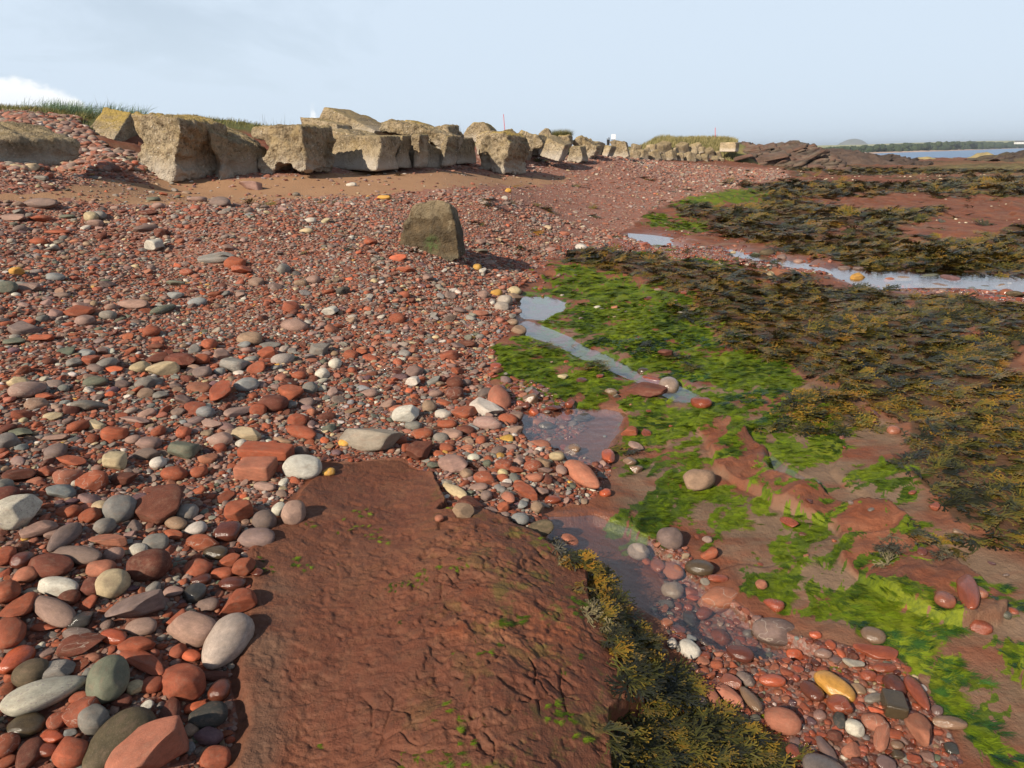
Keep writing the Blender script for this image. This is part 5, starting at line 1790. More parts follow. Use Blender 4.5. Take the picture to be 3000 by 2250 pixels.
TABLES.append((1000, 1100, .4521, """
465 45 95 78 0 Wa^ | white peaked cobble at the shingle edge
735 50 110 78 0 Dr
730 115 120 78 0 Dr
570 205 92 92 0 Te^ | round ochre brown cobble left of the pinkish white pair
415 255 170 105 0 Wa | whitish angular cobble in front of the fine gravel
465 325 110 60 0 Gr
180 115 110 54 0 Pr
660 250 110 60 10 Wr
930 215 160 105 -20 Wa | whitish veined stone beside the tall brown red one
950 310 185 92 -5 Pr | smooth pinkish cobble below the whitish veined stone
1020 140 205 140 -72 Qe^ | tall brown red cobble standing on end beside the green algae
1080 285 125 72 0 Rr
800 240 130 98 30 Rs
185 420 375 170 -5 La^ | big pale grey boulder lying above the rock ledge
685 315 125 60 0 Rr
720 380 110 78 -20 Pr
645 405 100 64 0 Gr
805 355 110 68 -10 Dr
850 340 80 40 -15 Br
520 380 150 74 0 Rr
515 495 135 125 30 Da^ | dark red rounded block right of the big pale grey boulder
385 425 80 64 0 Rr
430 470 80 60 0 Rr
675 470 95 60 -15 Rr
905 420 70 70 0 Rr
815 470 80 40 0 Qr
1085 470 100 44 5 Pe
1285 450 145 64 0 Qr
720 580 145 130 -35 Pa^ | mauve cobble with a bright white rim
595 585 90 54 0 Nr
945 570 60 48 0 Nr | small round sea green cobble among red ones
1050 585 115 78 0 Ra
1150 560 70 50 0 Pr
1240 585 110 75 10 Rr
1310 570 90 78 0 Ta
1395 525 100 64 0 Cr
1500 485 110 78 0 Ta!
1560 640 300 125 -45 Qe^ | long salmon red cobble lying across the stream edge like a log
1425 610 85 65 -60 Pr
735 745 165 62 -30 Ce | cream finger shaped cobble beside the ledge
930 665 130 84 -20 Rr
810 640 90 60 0 Ta
890 720 120 50 5 Ps
1130 615 95 54 -5 Rr
1250 660 110 60 -10 Qr
1340 665 90 60 80 Da
1190 750 150 82 -35 Rw
1300 755 90 64 0 Pw
1370 805 110 54 0 Rr!
1085 790 100 68 -50 Qe
1050 850 80 78 0 Rw
965 880 100 58 0 Pw
1175 840 65 54 0 Br
1270 855 85 74 0 Tr
840 840 160 105 -10 Da
790 880 140 80 0 Ta
1160 930 115 78 0 Br | smooth light grey oval cobble above the olive one
1035 955 110 70 0 Kr
1290 990 172 104 0 Ew^ | olive tan triangular cobble on the corner of the ledge
1470 1075 122 92 -30 Qr^ | orange tan cobble right of the olive triangular one
1405 1030 75 60 0 Rr
635 925 60 45 0 Qr
835 760 60 45 0 Nr
940 780 75 78 0 Ma
1925 1140 122 108 -30 Lr^ | cream rounded cobble with a shadow on pink bedrock
2130 1060 165 148 0 Mr^ | brown grey dome shaped cobble in the shallow water
1865 365 110 70 0 Ra
1325 325 100 50 0 Er!
1455 265 90 60 -50 Rr!
1375 215 110 50 5 Dr!
1480 185 65 50 0 Rr!
1225 150 100 70 0 Ta!
1570 225 90 45 0 Dr!
1560 275 110 55 15 Er!
1730 520 110 78 -70 Or!
1900 455 100 44 -30 Ps
1870 560 90 50 0 Tr!
1910 605 90 60 0 Tr!
1710 760 75 50 0 Or!
1620 1220 90 60 0 Qr
1980 1210 60 40 0 Rr
2050 1230 85 80 -60 Qr!
2140 1260 140 105 -50 Qe | salmon coloured cobble below the brown grey dome
2145 1390 135 105 -25 Lr! | glossy wet beige cobble with a bright highlight
2075 1300 50 50 0 Dr!
"""))
TABLES.append((1400, 700, .4521, """
240 335 85 54 0 Cr | cream cobble on top of the pile beside the still pool
120 350 75 50 0 Yr | ochre yellow cobble in the pile beside the still pool
175 400 100 74 0 Lr
240 378 85 55 0 Tr
95 415 35 28 0 Wr
155 440 95 64 0 Lr
255 590 85 58 -15 Tr
225 540 75 44 0 Tr
225 500 50 34 0 Gr
30 365 80 60 0 Pr
670 55 80 46 0 Wr | white cobble at the near end of the brown seaweed bank
1215 745 100 60 0 Dw^ | small dark red pyramid shaped stone on the green algae
1070 860 78 54 0 Er! | wet round brown cobble in the middle of the stream
1130 915 140 48 -10 Ra!
1085 980 235 88 -15 Ds | dark red slab across the stream
1235 950 130 108 0 Lr! | wet domed beige cobble at the stream bend
1445 1060 105 82 -25 Rr! | wet red rounded cobble at the end of the stream
1330 480 70 24 0 Gs
775 443 50 22 0 Ws
1430 1560 168 150 20 Tr^ | large brown cobble among green algae, casting a shadow
2165 1600 112 88 0 Ga^ | light grey squarish stone at the mouth of the narrow gully
1165 330 46 20 0 Ps
20 20 60 40 0 Pr
430 95 30 20 0 Tr
"""))
TABLES.append((2000, 1500, .4521, """
240 565 262 172 15 Qr^ | large salmon pink oval cobble in the channel
600 775 288 175 0 Mr^ | large taupe oval cobble half under water
45 890 140 110 -40 Wr^ | smooth white cobble beside the ledge seaweed
45 690 110 80 -75 Kr! | dark shiny upright cobble in the channel
140 650 100 88 50 Rr!
70 560 90 50 0 Or!
510 470 70 58 0 Qr
860 795 78 50 0 Or!
370 915 182 98 -25 Dr!
725 925 102 74 0 Or!
580 1090 172 84 -5 Or! | glossy wet orange red cobble below the taupe one
985 1130 292 128 -35 Yr! | big ochre oval cobble in the right hand shingle
840 1160 162 108 -50 Dr!
1370 1120 150 115 -55 Dr! | dark red cobble with a pink inclusion beside the ochre one
1240 1205 122 62 10 Gr!
1370 1245 160 145 -10 Eb! | squarish olive green stone below the pink flecked one
1520 1170 250 95 -58 Re!
1015 1345 112 78 -80 Kr
1115 1400 118 112 0 Wr | pale grey disc shaped pebble in the lower right shingle
1240 1360 172 108 -15 Qr
1540 1400 270 140 -60 Qw^ | salmon red triangular stone in the lower right
650 1350 250 155 -20 Qr^ | big salmon red cobble beside the dark seaweed
310 1195 230 85 -42 Qw | long salmon red splinter shaped cobble
190 1205 240 85 -57 Qe | long narrow pinkish red cobble beside the splinter shaped one
440 1210 195 80 -50 Te!
95 1230 110 78 0 Mr
1730 1365 225 88 -5 Tr! | wet brown bean shaped cobble in green algae
910 915 110 70 0 Pr!
1250 905 300 85 -12 Rs!
1310 1010 150 60 0 Rr!
1205 1060 100 70 0 Rr!
1290 1450 180 100 80 Qr
1100 1550 112 98 35 Qa
985 1450 90 85 0 Dr
720 1560 112 88 -60 Rr!
1390 1510 80 58 0 Tr!
1395 1575 80 58 0 Er!
1500 1600 90 58 0 Rr!
1020 1250 182 115 -30 Rr!
130 970 90 60 0 Qa
220 990 80 58 0 Rr
235 920 70 48 0 Qr
410 1080 132 78 -40 Mr
380 640 112 58 0 Or!
230 430 130 48 5 Rr!
110 360 190 112 -15 Er!
1235 800 172 96 -20 Tr!
1850 510 230 135 -80 Rr! | large submerged red cobble near the right edge
1700 570 150 105 -15 Qr!
-70 850 60 75 0 Wr^ | small white cobble left of the smooth white one
-20 880 45 60 0 Gr
930 1540 200 75 -55 Mr!
"""))
TABLES.append((0, 200, .3617, """
320 1095 275 86 0 Mr | broad low grey mauve boulder on the sand near the left edge
1780 1085 215 86 -10 Mr | smooth grey mauve boulder on the upper sand
2025 955 162 92 0 Pw^ | pinkish cone shaped stone standing on the sand
110 1210 190 52 0 Ps
740 1205 115 105 -50 Cr^ | cream cobble leaning on a grey one by the upper sand
805 1190 115 85 -35 Gr | grey cobble behind the leaning cream one
775 1260 100 68 0 Pr
320 1215 170 56 0 Rs
305 1405 145 62 0 Rr
450 1325 220 38 0 Rs
1260 1440 120 76 0 Wa
1740 1540 240 56 0 Gs
1185 1295 200 56 5 Mr
1310 1335 100 86 0 Da
1240 1060 90 38 0 Ns
1600 1065 120 52 0 Ps
1320 1020 70 34 0 Ra
1205 1170 120 48 0 Ds
335 890 90 42 0 Gr
775 890 90 32 0 Gr
145 1160 90 48 -15 Gr
545 1200 110 33 0 Ns
820 1360 100 72 0 Da
"""))
TABLES.append((700, 250, .3617, """
1175 910 100 44 0 Yr | orange stone on the sand before the flat topped block
2180 855 50 42 0 Yr | small yellow stone on the shingle below the lone block
575 1095 90 48 0 Wa
545 1180 110 48 0 Ca
355 1490 100 78 0 Gr
1930 1475 70 62 0 Yr | yellow cobble in the pale cluster right of the upright brown boulder
1975 1505 60 52 0 Wr
1530 1560 80 68 0 Pr
600 1570 100 58 0 Gr
1065 1270 100 66 0 Rr
910 805 75 38 0 Wa
"""))
TABLES.append((2000, 700, .4521, """
1145 250 118 56 20 Ya^ | yellow angular rock at the near shore of the long bright pool
1270 238 88 24 0 Es | flat olive stone lying in the long bright pool
1420 262 130 40 0 Ts
1610 245 122 40 5 Nr | dark green weedy rock in the long bright pool
1735 262 110 56 -15 Va | dark purplish rock with barnacles in the long bright pool
1340 270 75 40 0 Qr
1545 300 90 34 0 Ms
1640 310 170 44 0 Ms
2060 312 90 38 0 Tr
1950 320 100 36 0 Er
2160 360 110 50 0 Er
1140 195 60 45 0 Ms
1050 192 80 34 0 Ms
545 90 95 46 0 Er | olive cobble at the edge of the upper seaweed bank
750 148 66 32 0 Pr
255 172 58 30 0 Lr
570 228 50 32 0 Cr | small cream cobble beside the tuft of seaweed in the wet run
325 90 40 22 0 Cr
1352 112 36 34 60 Ws^ | bright white tile like stone on the upper seaweed bank
640 120 60 40 0 Mr
475 105 60 35 0 Nr
"""))

SHAPES = {}
for k, nm in SHN.items():
    SHAPES[k] = [stone_mesh('cobble_' + nm, 100 + 13 * i + ord(k), 4, nm) for i in range(5 if k in 'rea' else 3)]


def parse_stones():
    out = []
    for ox, oy, sc, txt in TABLES:
        for line in txt.strip().split('\n'):
            a, _, lab = line.partition('|')
            f = a.split()
            x, y, w, h, ang = map(float, f[:5])
            c = f[5]
            out.append(dict(px=ox + x * sc, py=oy + y * sc, w=w * sc, h=h * sc, ang=ang, col=c[0], shp=c[1], wet='!' in c, tall='^' in c, label=lab.strip() or None))
    return out


def pxy(p):
    a, b, _ = project(np.array([p[:]]))
    return float(a[0]), float(b[0])


STONES = parse_stones()
# the largest three hundred are objects; the smallest of the measured ones join the mass of shingle
_ord = sorted(range(len(STONES)), key=lambda i: (STONES[i]['label'] is None, -STONES[i]['w'] * STONES[i]['h']))
for _i in _ord[300:]:
    STONES[_i]['mass'] = True
SMALL_STONES = []
DISCS = []


def place_stones():
    rr = random.Random(21)
    for i, s in enumerate(STONES):
        ratio = {'s': .38, 'w': .62, 'b': .5, 'r': .62, 'e': .6, 'a': .66}[s['shp']] * (1.25 if s['tall'] else 1)
        py = min(s['py'], 2700)
        g = ray_ground(s['px'], py)
        if g is None:
            continue
        dist = (g - Vector((0, 0, CAMZ))).length
        hc = s['h'] / 2 / FPX * dist * .62
        over = float(ground_z(np.array([g.x]), np.array([g.y]))[0] - base_z(g.x, g.y))
        lift = over + hc * .72
        for _ in range(3):
            g = ray_ground(s['px'], py, lift)
            over = float(ground_z(np.array([g.x]), np.array([g.y]))[0] - base_z(g.x, g.y))
            lift = max(over, -.05) + hc * .72
        dist = (g - Vector((0, 0, CAMZ))).length
        th = R(s['ang'])
        ends = []
        for sg in (-1, 1):
            d = rays(s['px'] + sg * math.cos(th) * s['w'] / 2, py - sg * math.sin(th) * s['w'] / 2)
            t = (g.z - CAMZ) / d[2] if d[2] < -1e-3 else 1e3
            ends.append(Vector(d * t) + Vector((0, 0, CAMZ)))
        e = (ends[1] - ends[0]) / 2
        e.z = 0
        cap = s['w'] / 2 / FPX * dist * 1.55
        a = min(e.length, cap)
        yaw = math.atan2(e.y, e.x)
        s2 = Vector((-math.sin(yaw), math.cos(yaw), 0))
        x0, y0 = pxy(g); x1, y1 = pxy(g + s2 * .02); x2, y2 = pxy(g + Vector((0, 0, .02)))
        nx, ny = math.sin(th), math.cos(th)   # perpendicular to the long axis, y down
        k2 = abs((x1 - x0) * nx + (y1 - y0) * ny) / .02
        kz = abs((x2 - x0) * nx + (y2 - y0) * ny) / .02
        b = (s['h'] / 2) / math.sqrt(k2 * k2 + (ratio * kz) ** 2)
        b = min(b, max(a * 1.25, .01))
        c = b * ratio
        if s.get('mass'):
            col = PAL[s['col']]
            SMALL_STONES.append(((g.x, g.y, g.z), (0.0, 0.0, yaw), (a * 1.02, b * 1.04, c * 1.04), (*col, 1), rr.randrange(14), 1.0 if s['wet'] else 0.0))
            DISCS.append((g.x, g.y, math.sqrt(a * b)))
            continue
        lst = SHAPES[s['shp']]
        o = bpy.data.objects.new('cobble', lst[rr.randrange(len(lst))])
        COL.objects.link(o)
        o.location = (g.x, g.y, g.z)
        if s['shp'] == 'b':
            o.rotation_euler = (R(rr.uniform(-3, 3)), R(rr.uniform(-3, 3)), yaw)
            a *= .93
        else:
            o.rotation_euler = (R(rr.uniform(-12, 12)), R(rr.uniform(-7, 7)), yaw + (math.pi if rr.random() < .5 and s['shp'] != 'w' else 0))
        o.scale = (a * 1.02, b * 1.04, c * 1.04)
        col = PAL[s['col']]
        v = rr.uniform(.86, 1.14)
        o['col'] = [col[0] * v * rr.uniform(.96, 1.04), col[1] * v, col[2] * v * rr.uniform(.95, 1.05)]
        o['wet'] = 1.0 if s['wet'] else (.12 if s['py'] > 1900 and s['px'] < 800 else 0.0)
        o['speck'] = .75 if s['col'] == 'S' else 0.0
        s['obj'] = o; s['pos'] = g; s['size'] = (a, b, c)
        DISCS.append((g.x, g.y, math.sqrt(a * b)))


place_stones()


def label_stones():
    """every cobble gets a label of its own, told apart by its look and by the named stone it lies next to"""
    marks = [s for s in STONES if s.get('obj') and s['label']]
    extra = []
    short = {}
    seen = set()
    for s in marks:
        o = s['obj']
        tag(o, s['label'], 'cobble', 'loose cobbles that stand out on the shingle')
        seen.add(s['label'])
        ph = s['label']
        for w in (' resting', ' standing', ' at the', ' on the', ' beside', ' behind', ' above', ' below', ' under', ' left of', ' right of', ' lying', ' among', ' tucked', ' with', ' in ', ' like', ' near', ' casting', ' leaning',
                  ' catching', ' across', ' alone', ' shaped like', ' half', ' pointing', ' streaked', ' crusted', ' by the', ' before', ' shaped'):
            if w == ' shaped' or w == ' like':
                continue
            k = ph.find(w)
            if k > 12:
                ph = ph[:k]
        short[id(s)] = ph
    cnt = {}
    for s in marks:
        cnt[short[id(s)]] = cnt.get(short[id(s)], 0) + 1
    good = [s for s in marks if cnt[short[id(s)]] == 1 and 4 <= len(short[id(s)].split()) <= 7]
    for s in STONES:
        if not s.get('obj') or s['label']:
            continue
        o = s['obj']
        a, b, c = s['size']
        L = 2 * max(a, b)
        size = 'small' if L < .10 else ('medium sized' if L < .17 else 'large')
        near = sorted(good, key=lambda m: (m['pos'] - s['pos']).length)[:14]
        done = False
        base = f"{size} {'wet ' if s['wet'] else ''}{CNAME[s['col']]} {SNAME[s['shp']]} cobble"
        for m in near:
            dx = s['px'] - m['px']; dy = s['py'] - m['py']
            if abs(dx) > abs(dy) * 1.3:
                rel = 'to the right of' if dx > 0 else 'to the left of'
            else:
                rel = 'in front of' if dy > 0 else 'behind'
            lab = f"{base} {rel} the {short[id(m)]}"
            if lab not in seen and len(lab.split()) <= 16:
                seen.add(lab); done = True
                break
        if not done:
            lab = f"{base} between other stones"
        tag(o, lab, 'cobble', 'loose cobbles that stand out on the shingle')


label_stones()
# ------------------------------------------------------------------ scattering
def scatter(name, P, ROT, SCL, COLR, IDX, meshes, label, extra=None, cat=None, WET=None):
    """one object; every point carries a copy of one of the meshes"""
    col = bpy.data.collections.new(name + '_shapes')
    for i, me in enumerate(meshes):
        o = bpy.data.objects.new(f"shape_{i:02d}", me)
        col.objects.link(o)
    n = len(P)
    me = bpy.data.meshes.new(name)
    me.vertices.add(n); me.vertices.foreach_set('co', np.asarray(P, np.float32).ravel())
    for an, typ, key, dat in (('rot', 'FLOAT_VECTOR', 'vector', ROT), ('scl', 'FLOAT_VECTOR', 'vector', SCL), ('col', 'FLOAT_COLOR', 'color', COLR), ('idx', 'INT', 'value', IDX), ('wet', 'FLOAT', 'value', WET if WET is not None else np.zeros(n))):
        a = me.attributes.new(an, typ, 'POINT')
        a.data.foreach_set(key, np.asarray(dat, np.int32 if typ == 'INT' else np.float32).ravel())
    o = link(name, me)
    ng = bpy.data.node_groups.new(name + '_scatter', 'GeometryNodeTree')
    ng.interface.new_socket('Geometry', in_out='INPUT', socket_type='NodeSocketGeometry')
    ng.interface.new_socket('Geometry', in_out='OUTPUT', socket_type='NodeSocketGeometry')
    N = ng.nodes; Lk = ng.links
    gi = N.new('NodeGroupInput'); go = N.new('NodeGroupOutput')
    m2p = N.new('GeometryNodeMeshToPoints')
    ci = N.new('GeometryNodeCollectionInfo'); ci.inputs[0].default_value = col
    ci.inputs['Separate Children'].default_value = True
    ci.inputs['Reset Children'].default_value = True
    iop = N.new('GeometryNodeInstanceOnPoints')
    iop.inputs['Pick Instance'].default_value = True

    def na(nm, t):
        q = N.new('GeometryNodeInputNamedAttribute'); q.data_type = t; q.inputs['Name'].default_value = nm
        return q.outputs[0]
    e2r = N.new('FunctionNodeEulerToRotation')
    Lk.new(gi.outputs[0], m2p.inputs[0]); Lk.new(m2p.outputs[0], iop.inputs['Points'])
    Lk.new(ci.outputs[0], iop.inputs['Instance'])
    Lk.new(na('idx', 'INT'), iop.inputs['Instance Index'])
    Lk.new(na('rot', 'FLOAT_VECTOR'), e2r.inputs[0]); Lk.new(e2r.outputs[0], iop.inputs['Rotation'])
    Lk.new(na('scl', 'FLOAT_VECTOR'), iop.inputs['Scale'])
    Lk.new(iop.outputs[0], go.inputs[0])
    md = o.modifiers.new('scatter', 'NODES'); md.node_group = ng
    tag(o, label, cat, kind='stuff')
    return o


def polar(n, r0, r1, a0, a1, g):
    """points evenly spread over a fan of ground"""
    r = np.sqrt(g.uniform(r0 * r0, r1 * r1, n)); a = g.uniform(R(a0), R(a1), n)
    return r * np.sin(a), r * np.cos(a)


class Darts:
    def __init__(self, cell):
        self.c = cell; self.g = {}

    def add(self, x, y, r):
        c = self.c
        k = int(math.ceil(r / c)) if r > c else 0
        ix = int(math.floor(x / c)); iy = int(math.floor(y / c))
        for i in range(ix - k, ix + k + 1):
            for j in range(iy - k, iy + k + 1):
                self.g.setdefault((i, j), []).append((x, y, r))

    def free(self, x, y, r, f):
        c = self.c
        ix = int(math.floor(x / c)); iy = int(math.floor(y / c))
        g = self.g
        for i in (ix - 1, ix, ix + 1):
            for j in (iy - 1, iy, iy + 1):
                for (a, b, q) in g.get((i, j), ()):
                    d = (q + r) * f
                    if (a - x) ** 2 + (b - y) ** 2 < d * d:
                        return False
        return True


PALW = [('R', 25), ('Q', 12), ('D', 13), ('O', 1.2), ('P', 18), ('M', 12), ('G', 9), ('W', 4), ('C', 2.6), ('N', 2.5), ('Y', .25), ('K', 1.5), ('B', 1.8), ('T', 8), ('L', 4), ('V', 3)]


def pick_cols(n, g, wred=1.0):
    w = np.array([x[1] * (wred if x[0] in 'RQDO' else 1) for x in PALW], float); w /= w.sum()
    i = g.choice(len(PALW), n, p=w)
    pc = np.array([PAL[x[0]] for x in PALW])[i]
    v = g.uniform(.75, 1.2, (n, 1))
    pc = pc * v * g.uniform(.94, 1.06, (n, 3))
    return np.concatenate([pc, np.ones((n, 1))], 1)


SM = []
for i in range(14):
    k = ['round', 'angular', 'wedge', 'egg', 'angular', 'slab', 'angular'][i % 7]
    SM.append(stone_mesh('pebble_' + k, 500 + i, 3, k, M_STONE_I))


def scatter_stones():
    g = np.random.default_rng(5)
    layers = [  # rmin rmax, dist0 dist1, per m2, darts factor, name
        ('A', .038, .075, .9, 15, 20, .84), ('A2', .022, .040, .9, 15, 120, .82), ('B', .012, .022, .9, 13, 900, .80), ('C', .008, .014, .9, 8.0, 2000, .80), ('D', .0055, .009, .9, 4.6, 4500, .8)]
    darts = Darts(.12)
    for x, y, r in DISCS:
        darts.add(x, y, r)
    allP = []
    for nm, r0, r1, d0, d1, dens, f in layers:
        area = (d1 ** 2 - d0 ** 2) / 2 * R(96)
        n = int(area * dens)
        x, y = polar(n, d0, d1, -48, 48, g)
        zz = zones(x, y, ['COB', 'COBWET', 'SAND', 'WATER', 'LEDGE', 'MUD'])
        dd = np.sqrt(x * x + y * y)
        cob = np.maximum(zz['COB'], zz['COBWET'])
        rad = r0 + (r1 - r0) * g.random(n) ** 1.8
        pn = fbm(x * .9 + 5, y * .9, 31, 3)          # gravel patches
        keep = cob > .45
        if nm in ('A', 'A2'):
            # coarser stones near the camera and in a belt; patches of fine gravel between
            prob = np.clip((.66 - pn) * 5 + .25, .06, 1) if nm == 'A' else np.clip((.62 - pn) * 5 + .35, .10, 1)
            if nm == 'A':
                prob = prob * np.clip(1.15 - dd / 8, .20, 1)
            keep &= g.random(n) < prob
        if nm == 'B':
            keep &= g.random(n) < np.clip(1.8 - dd / 11, .45, 1)
        keep &= g.random(n) > np.clip(zz['SAND'] * 1.5, 0, .91)
        keep &= zz['LEDGE'] < .12
        keep &= (zz['WATER'] < .4) | (g.random(n) < .35)
        idx = np.nonzero(keep)[0]
        ok = []
        for i in idx:
            a = float(x[i]); b = float(y[i]); q = float(rad[i])
            if darts.free(a, b, q, f):
                ok.append(i)
                darts.add(a, b, q)
        ok = np.array(ok, int)
        wetv = np.clip(zz['COBWET'] * 1.2 + sstep(.95, .5, zz['COB']) * .9, 0, 1)
        allP.append((x[ok], y[ok], rad[ok], wetv[ok], np.full(len(ok), {'A': .32, 'A2': .28}.get(nm, .2))))
    # sparse stones on the far beach and the foot of the bank
    x, y = polar(150000, 13, 60, -48, 34, g)
    zz = zones(x, y, ['COB', 'SAND', 'TURF', 'WATER', 'LEDGE'])
    dd = np.sqrt(x * x + y * y)
    keep = (zz['COB'] > .5) & (zz['TURF'] < .3) & (g.random(len(x)) > zz['SAND'] * .97) & (g.random(len(x)) < np.clip(22 / dd, .2, 1))
    rad = (.012 + .042 * g.random(len(x)) ** 6) * np.clip(dd / 22, .8, 1.7)
    x = x[keep]; y = y[keep]; rad = rad[keep]
    allP.append((x, y, rad, np.zeros(len(x)), np.full(len(x), .4)))
    # the cobble bank above the sand at the left
    x, y = polar(26000, 11, 19.5, -47, -24, g)
    zz = zones(x, y, ['COB', 'SAND', 'TURF'])
    px, py, ok_ = project(np.stack([x, y, base_z(x, y)], -1))
    keep = (zz['COB'] > .4) & ((zz['TURF'] < .15) | ((px > 225) & (px < 460) & (py > 388))) & (zz['SAND'] < .3) & ((py < 500))
    n = len(x)
    rad = .03 + .06 * g.random(n) ** 2
    allP.append((x[keep], y[keep], rad[keep], np.zeros(keep.sum()), np.full(keep.sum(), .5)))
    # scattered pebbles on the platform
    x, y = polar(2600, 1.5, 16, -5, 48, g)
    zz = zones(x, y, ['COB', 'LEDGE', 'FUCUS', 'WATER'])
    keep = (zz['COB'] < .4) & (zz['LEDGE'] < .05) & (zz['FUCUS'] < .3) & (fbm(x * .8, y * .8, 3, 3) > .52)
    rad = .010 + .028 * g.random(len(x)) ** 2.5
    allP.append((x[keep], y[keep], rad[keep], np.full(keep.sum(), .8), np.full(keep.sum(), .3)))
    X = np.concatenate([a[0] for a in allP]); Y = np.concatenate([a[1] for a in allP]); RAD = np.concatenate([a[2] for a in allP])
    WET = np.concatenate([a[3] for a in allP]); EMB = np.concatenate([a[4] for a in allP])
    n = len(X)
    Zg = ground_z(X, Y)
    asp = 1 + g.random(n) ** 1.5 * .65
    flat = g.uniform(.42, .80, n)
    SC = np.stack([RAD * asp, RAD, RAD * flat], -1)
    ROT = np.stack([g.normal(0, .22, n), g.normal(0, .16, n), g.uniform(0, 6.283, n)], -1)
    Pz = Zg + SC[:, 2] * EMB
    P = np.stack([X, Y, Pz], -1)
    C = pick_cols(n, g)
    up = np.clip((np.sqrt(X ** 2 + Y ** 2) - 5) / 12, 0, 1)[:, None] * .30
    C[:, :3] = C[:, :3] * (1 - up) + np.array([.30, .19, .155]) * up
    wetz = (WET > .3) & (g.random(n) < .85)
    # stones low on the beach carry more red sandstone
    C2 = pick_cols(n, g, 3.0)
    C = np.where((WET > .2)[:, None], C2, C)
    WETF = np.where(wetz, np.clip(WET, 0, 1), 0)
    IDX = g.integers(0, len(SM), n)
    Q = SMALL_STONES
    P = np.concatenate([P, [q[0] for q in Q]]); ROT = np.concatenate([ROT, [q[1] for q in Q]]); SC = np.concatenate([SC, [q[2] for q in Q]])
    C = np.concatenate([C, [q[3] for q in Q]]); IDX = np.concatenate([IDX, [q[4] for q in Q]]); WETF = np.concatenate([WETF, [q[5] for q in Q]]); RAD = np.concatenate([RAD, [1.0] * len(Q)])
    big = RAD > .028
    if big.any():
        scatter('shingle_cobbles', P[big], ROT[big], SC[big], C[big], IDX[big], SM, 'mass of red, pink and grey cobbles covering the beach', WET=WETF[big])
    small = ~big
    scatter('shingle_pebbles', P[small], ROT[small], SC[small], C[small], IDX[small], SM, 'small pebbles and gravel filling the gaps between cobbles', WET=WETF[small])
    print('stones', n, big.sum())


scatter_stones()


# pale limpet shells and barnacled lumps dotted over the far platform
def scatter_shells():
    g = np.random.default_rng(8)
    x, y = polar(9000, 9, 60, 8, 48, g)
    zz = zones(x, y, ['COB', 'FUCUS', 'WATER', 'HOLES', 'GREEN'])
    cl = fbm(x * .35, y * .8, 44, 3)
    keep = (zz['COB'] < .3) & ((zz['FUCUS'] * (1 - zz['HOLES']) < .4) | (g.random(len(x)) < .1)) & (zz['WATER'] < .1) & (cl > .57) & (g.random(len(x)) < .40 * vnoise(x * 2.2, y * 2.2, 5) ** 2 * 2)
    x = x[keep]; y = y[keep]; n = len(x)
    d = np.sqrt(x * x + y * y)
    r = (.008 + .022 * g.random(n) ** 3) * np.clip(d / 16, .7, 2)
    S = np.stack([r, r, r * .6], -1)
    C = np.tile(np.array([.50, .42, .30, 1.0]), (n, 1)) * g.uniform(.8, 1.2, (n, 1))
    scatter('pale_shells', np.stack([x, y, ground_z(x, y) + r * .3], -1), np.stack([0 * r, 0 * r, g.uniform(0, 6, n)], -1), S, C, g.integers(0, len(SM), n), SM, 'pale shells and barnacled lumps dotted over the red platform')


scatter_shells()


# ------------------------------------------------------------------ weed
def ribbon(V, F, A, pts, wid, up, tips, br):
    """flat strip along pts (list of np arrays) with widths"""
    n = len(pts); o = len(V)
    for i in range(n):
        a = pts[max(i - 1, 0)]; b = pts[min(i + 1, n - 1)]
        t = b - a; t = t / (np.linalg.norm(t) + 1e-9)
        s = np.cross(t, up); s = s / (np.linalg.norm(s) + 1e-9)
        V.append(pts[i] - s * wid[i] / 2); V.append(pts[i] + s * wid[i] / 2)
        A.append((tips[i], br)); A.append((tips[i], br))
    for i in range(n - 1):
        F.append((o + 2 * i, o + 2 * i + 1, o + 2 * i + 3, o + 2 * i + 2))


def fucus_clump(seed, fronds=13, comb=False):
    r = random.Random(seed)
    V = []; F = []; A = []
    for k in range(fronds):
        yaw = r.uniform(0, 6.283)
        br = r.random()
        L = r.uniform(.7, 1.15)
        rise = r.uniform(.10, .75)
        if comb:
            yaw = r.gauss(0, .55); L = r.uniform(.9, 1.7); rise = r.uniform(.05, .5)

        def grow(p, yaw, pit, L, w, depth):
            pts = [p]; ds = 3
            for i in range(ds):
                pit2 = pit - .45 * (i + 1) / ds
                d = np.array([math.cos(yaw) * math.cos(pit2), math.sin(yaw) * math.cos(pit2), math.sin(pit2)])
                p = p + d * L / ds
                p[2] = max(p[2], .02)
                pts.append(p.copy())
                yaw += r.uniform(-.18, .18)
            last = depth == 0
            up = np.array([r.uniform(-.5, .5), r.uniform(-.5, .5), 1.0])
            wl = [w * .7, w, w, w * (1.35 if last else 1.0)]
            tp = [0, 0, 0, 0] if not last else [0, .1, .6, 1]
            ribbon(V, F, A, pts, wl, up, tp, br)
            if last:
                # swollen rounded tip
                ribbon(V, F, A, [pts[-1], pts[-1] + (pts[-1] - pts[-2]) * .45], [w * 1.35, w * .5], up, [1, 1], br)
            else:
                for sg in (-1, 1):
                    grow(pts[-1].copy(), yaw + sg * r.uniform(.28, .5), pit - .5 + r.uniform(-.2, .25), L * r.uniform(.62, .8), w * .92, depth - 1)
        grow(np.array([r.uniform(-.15, .15), r.uniform(-.15, .15), .03]), yaw, rise, L * .42, .066, 2)
    return np.array(V), np.array(F), np.array(A)


def weed_mesh(name, gen, mat):
    V, F, A = gen
    return mesh_np(name, V, F, (mat,), False, {'tip': ('FLOAT', A[:, 0]), 'br': ('FLOAT', A[:, 1])})


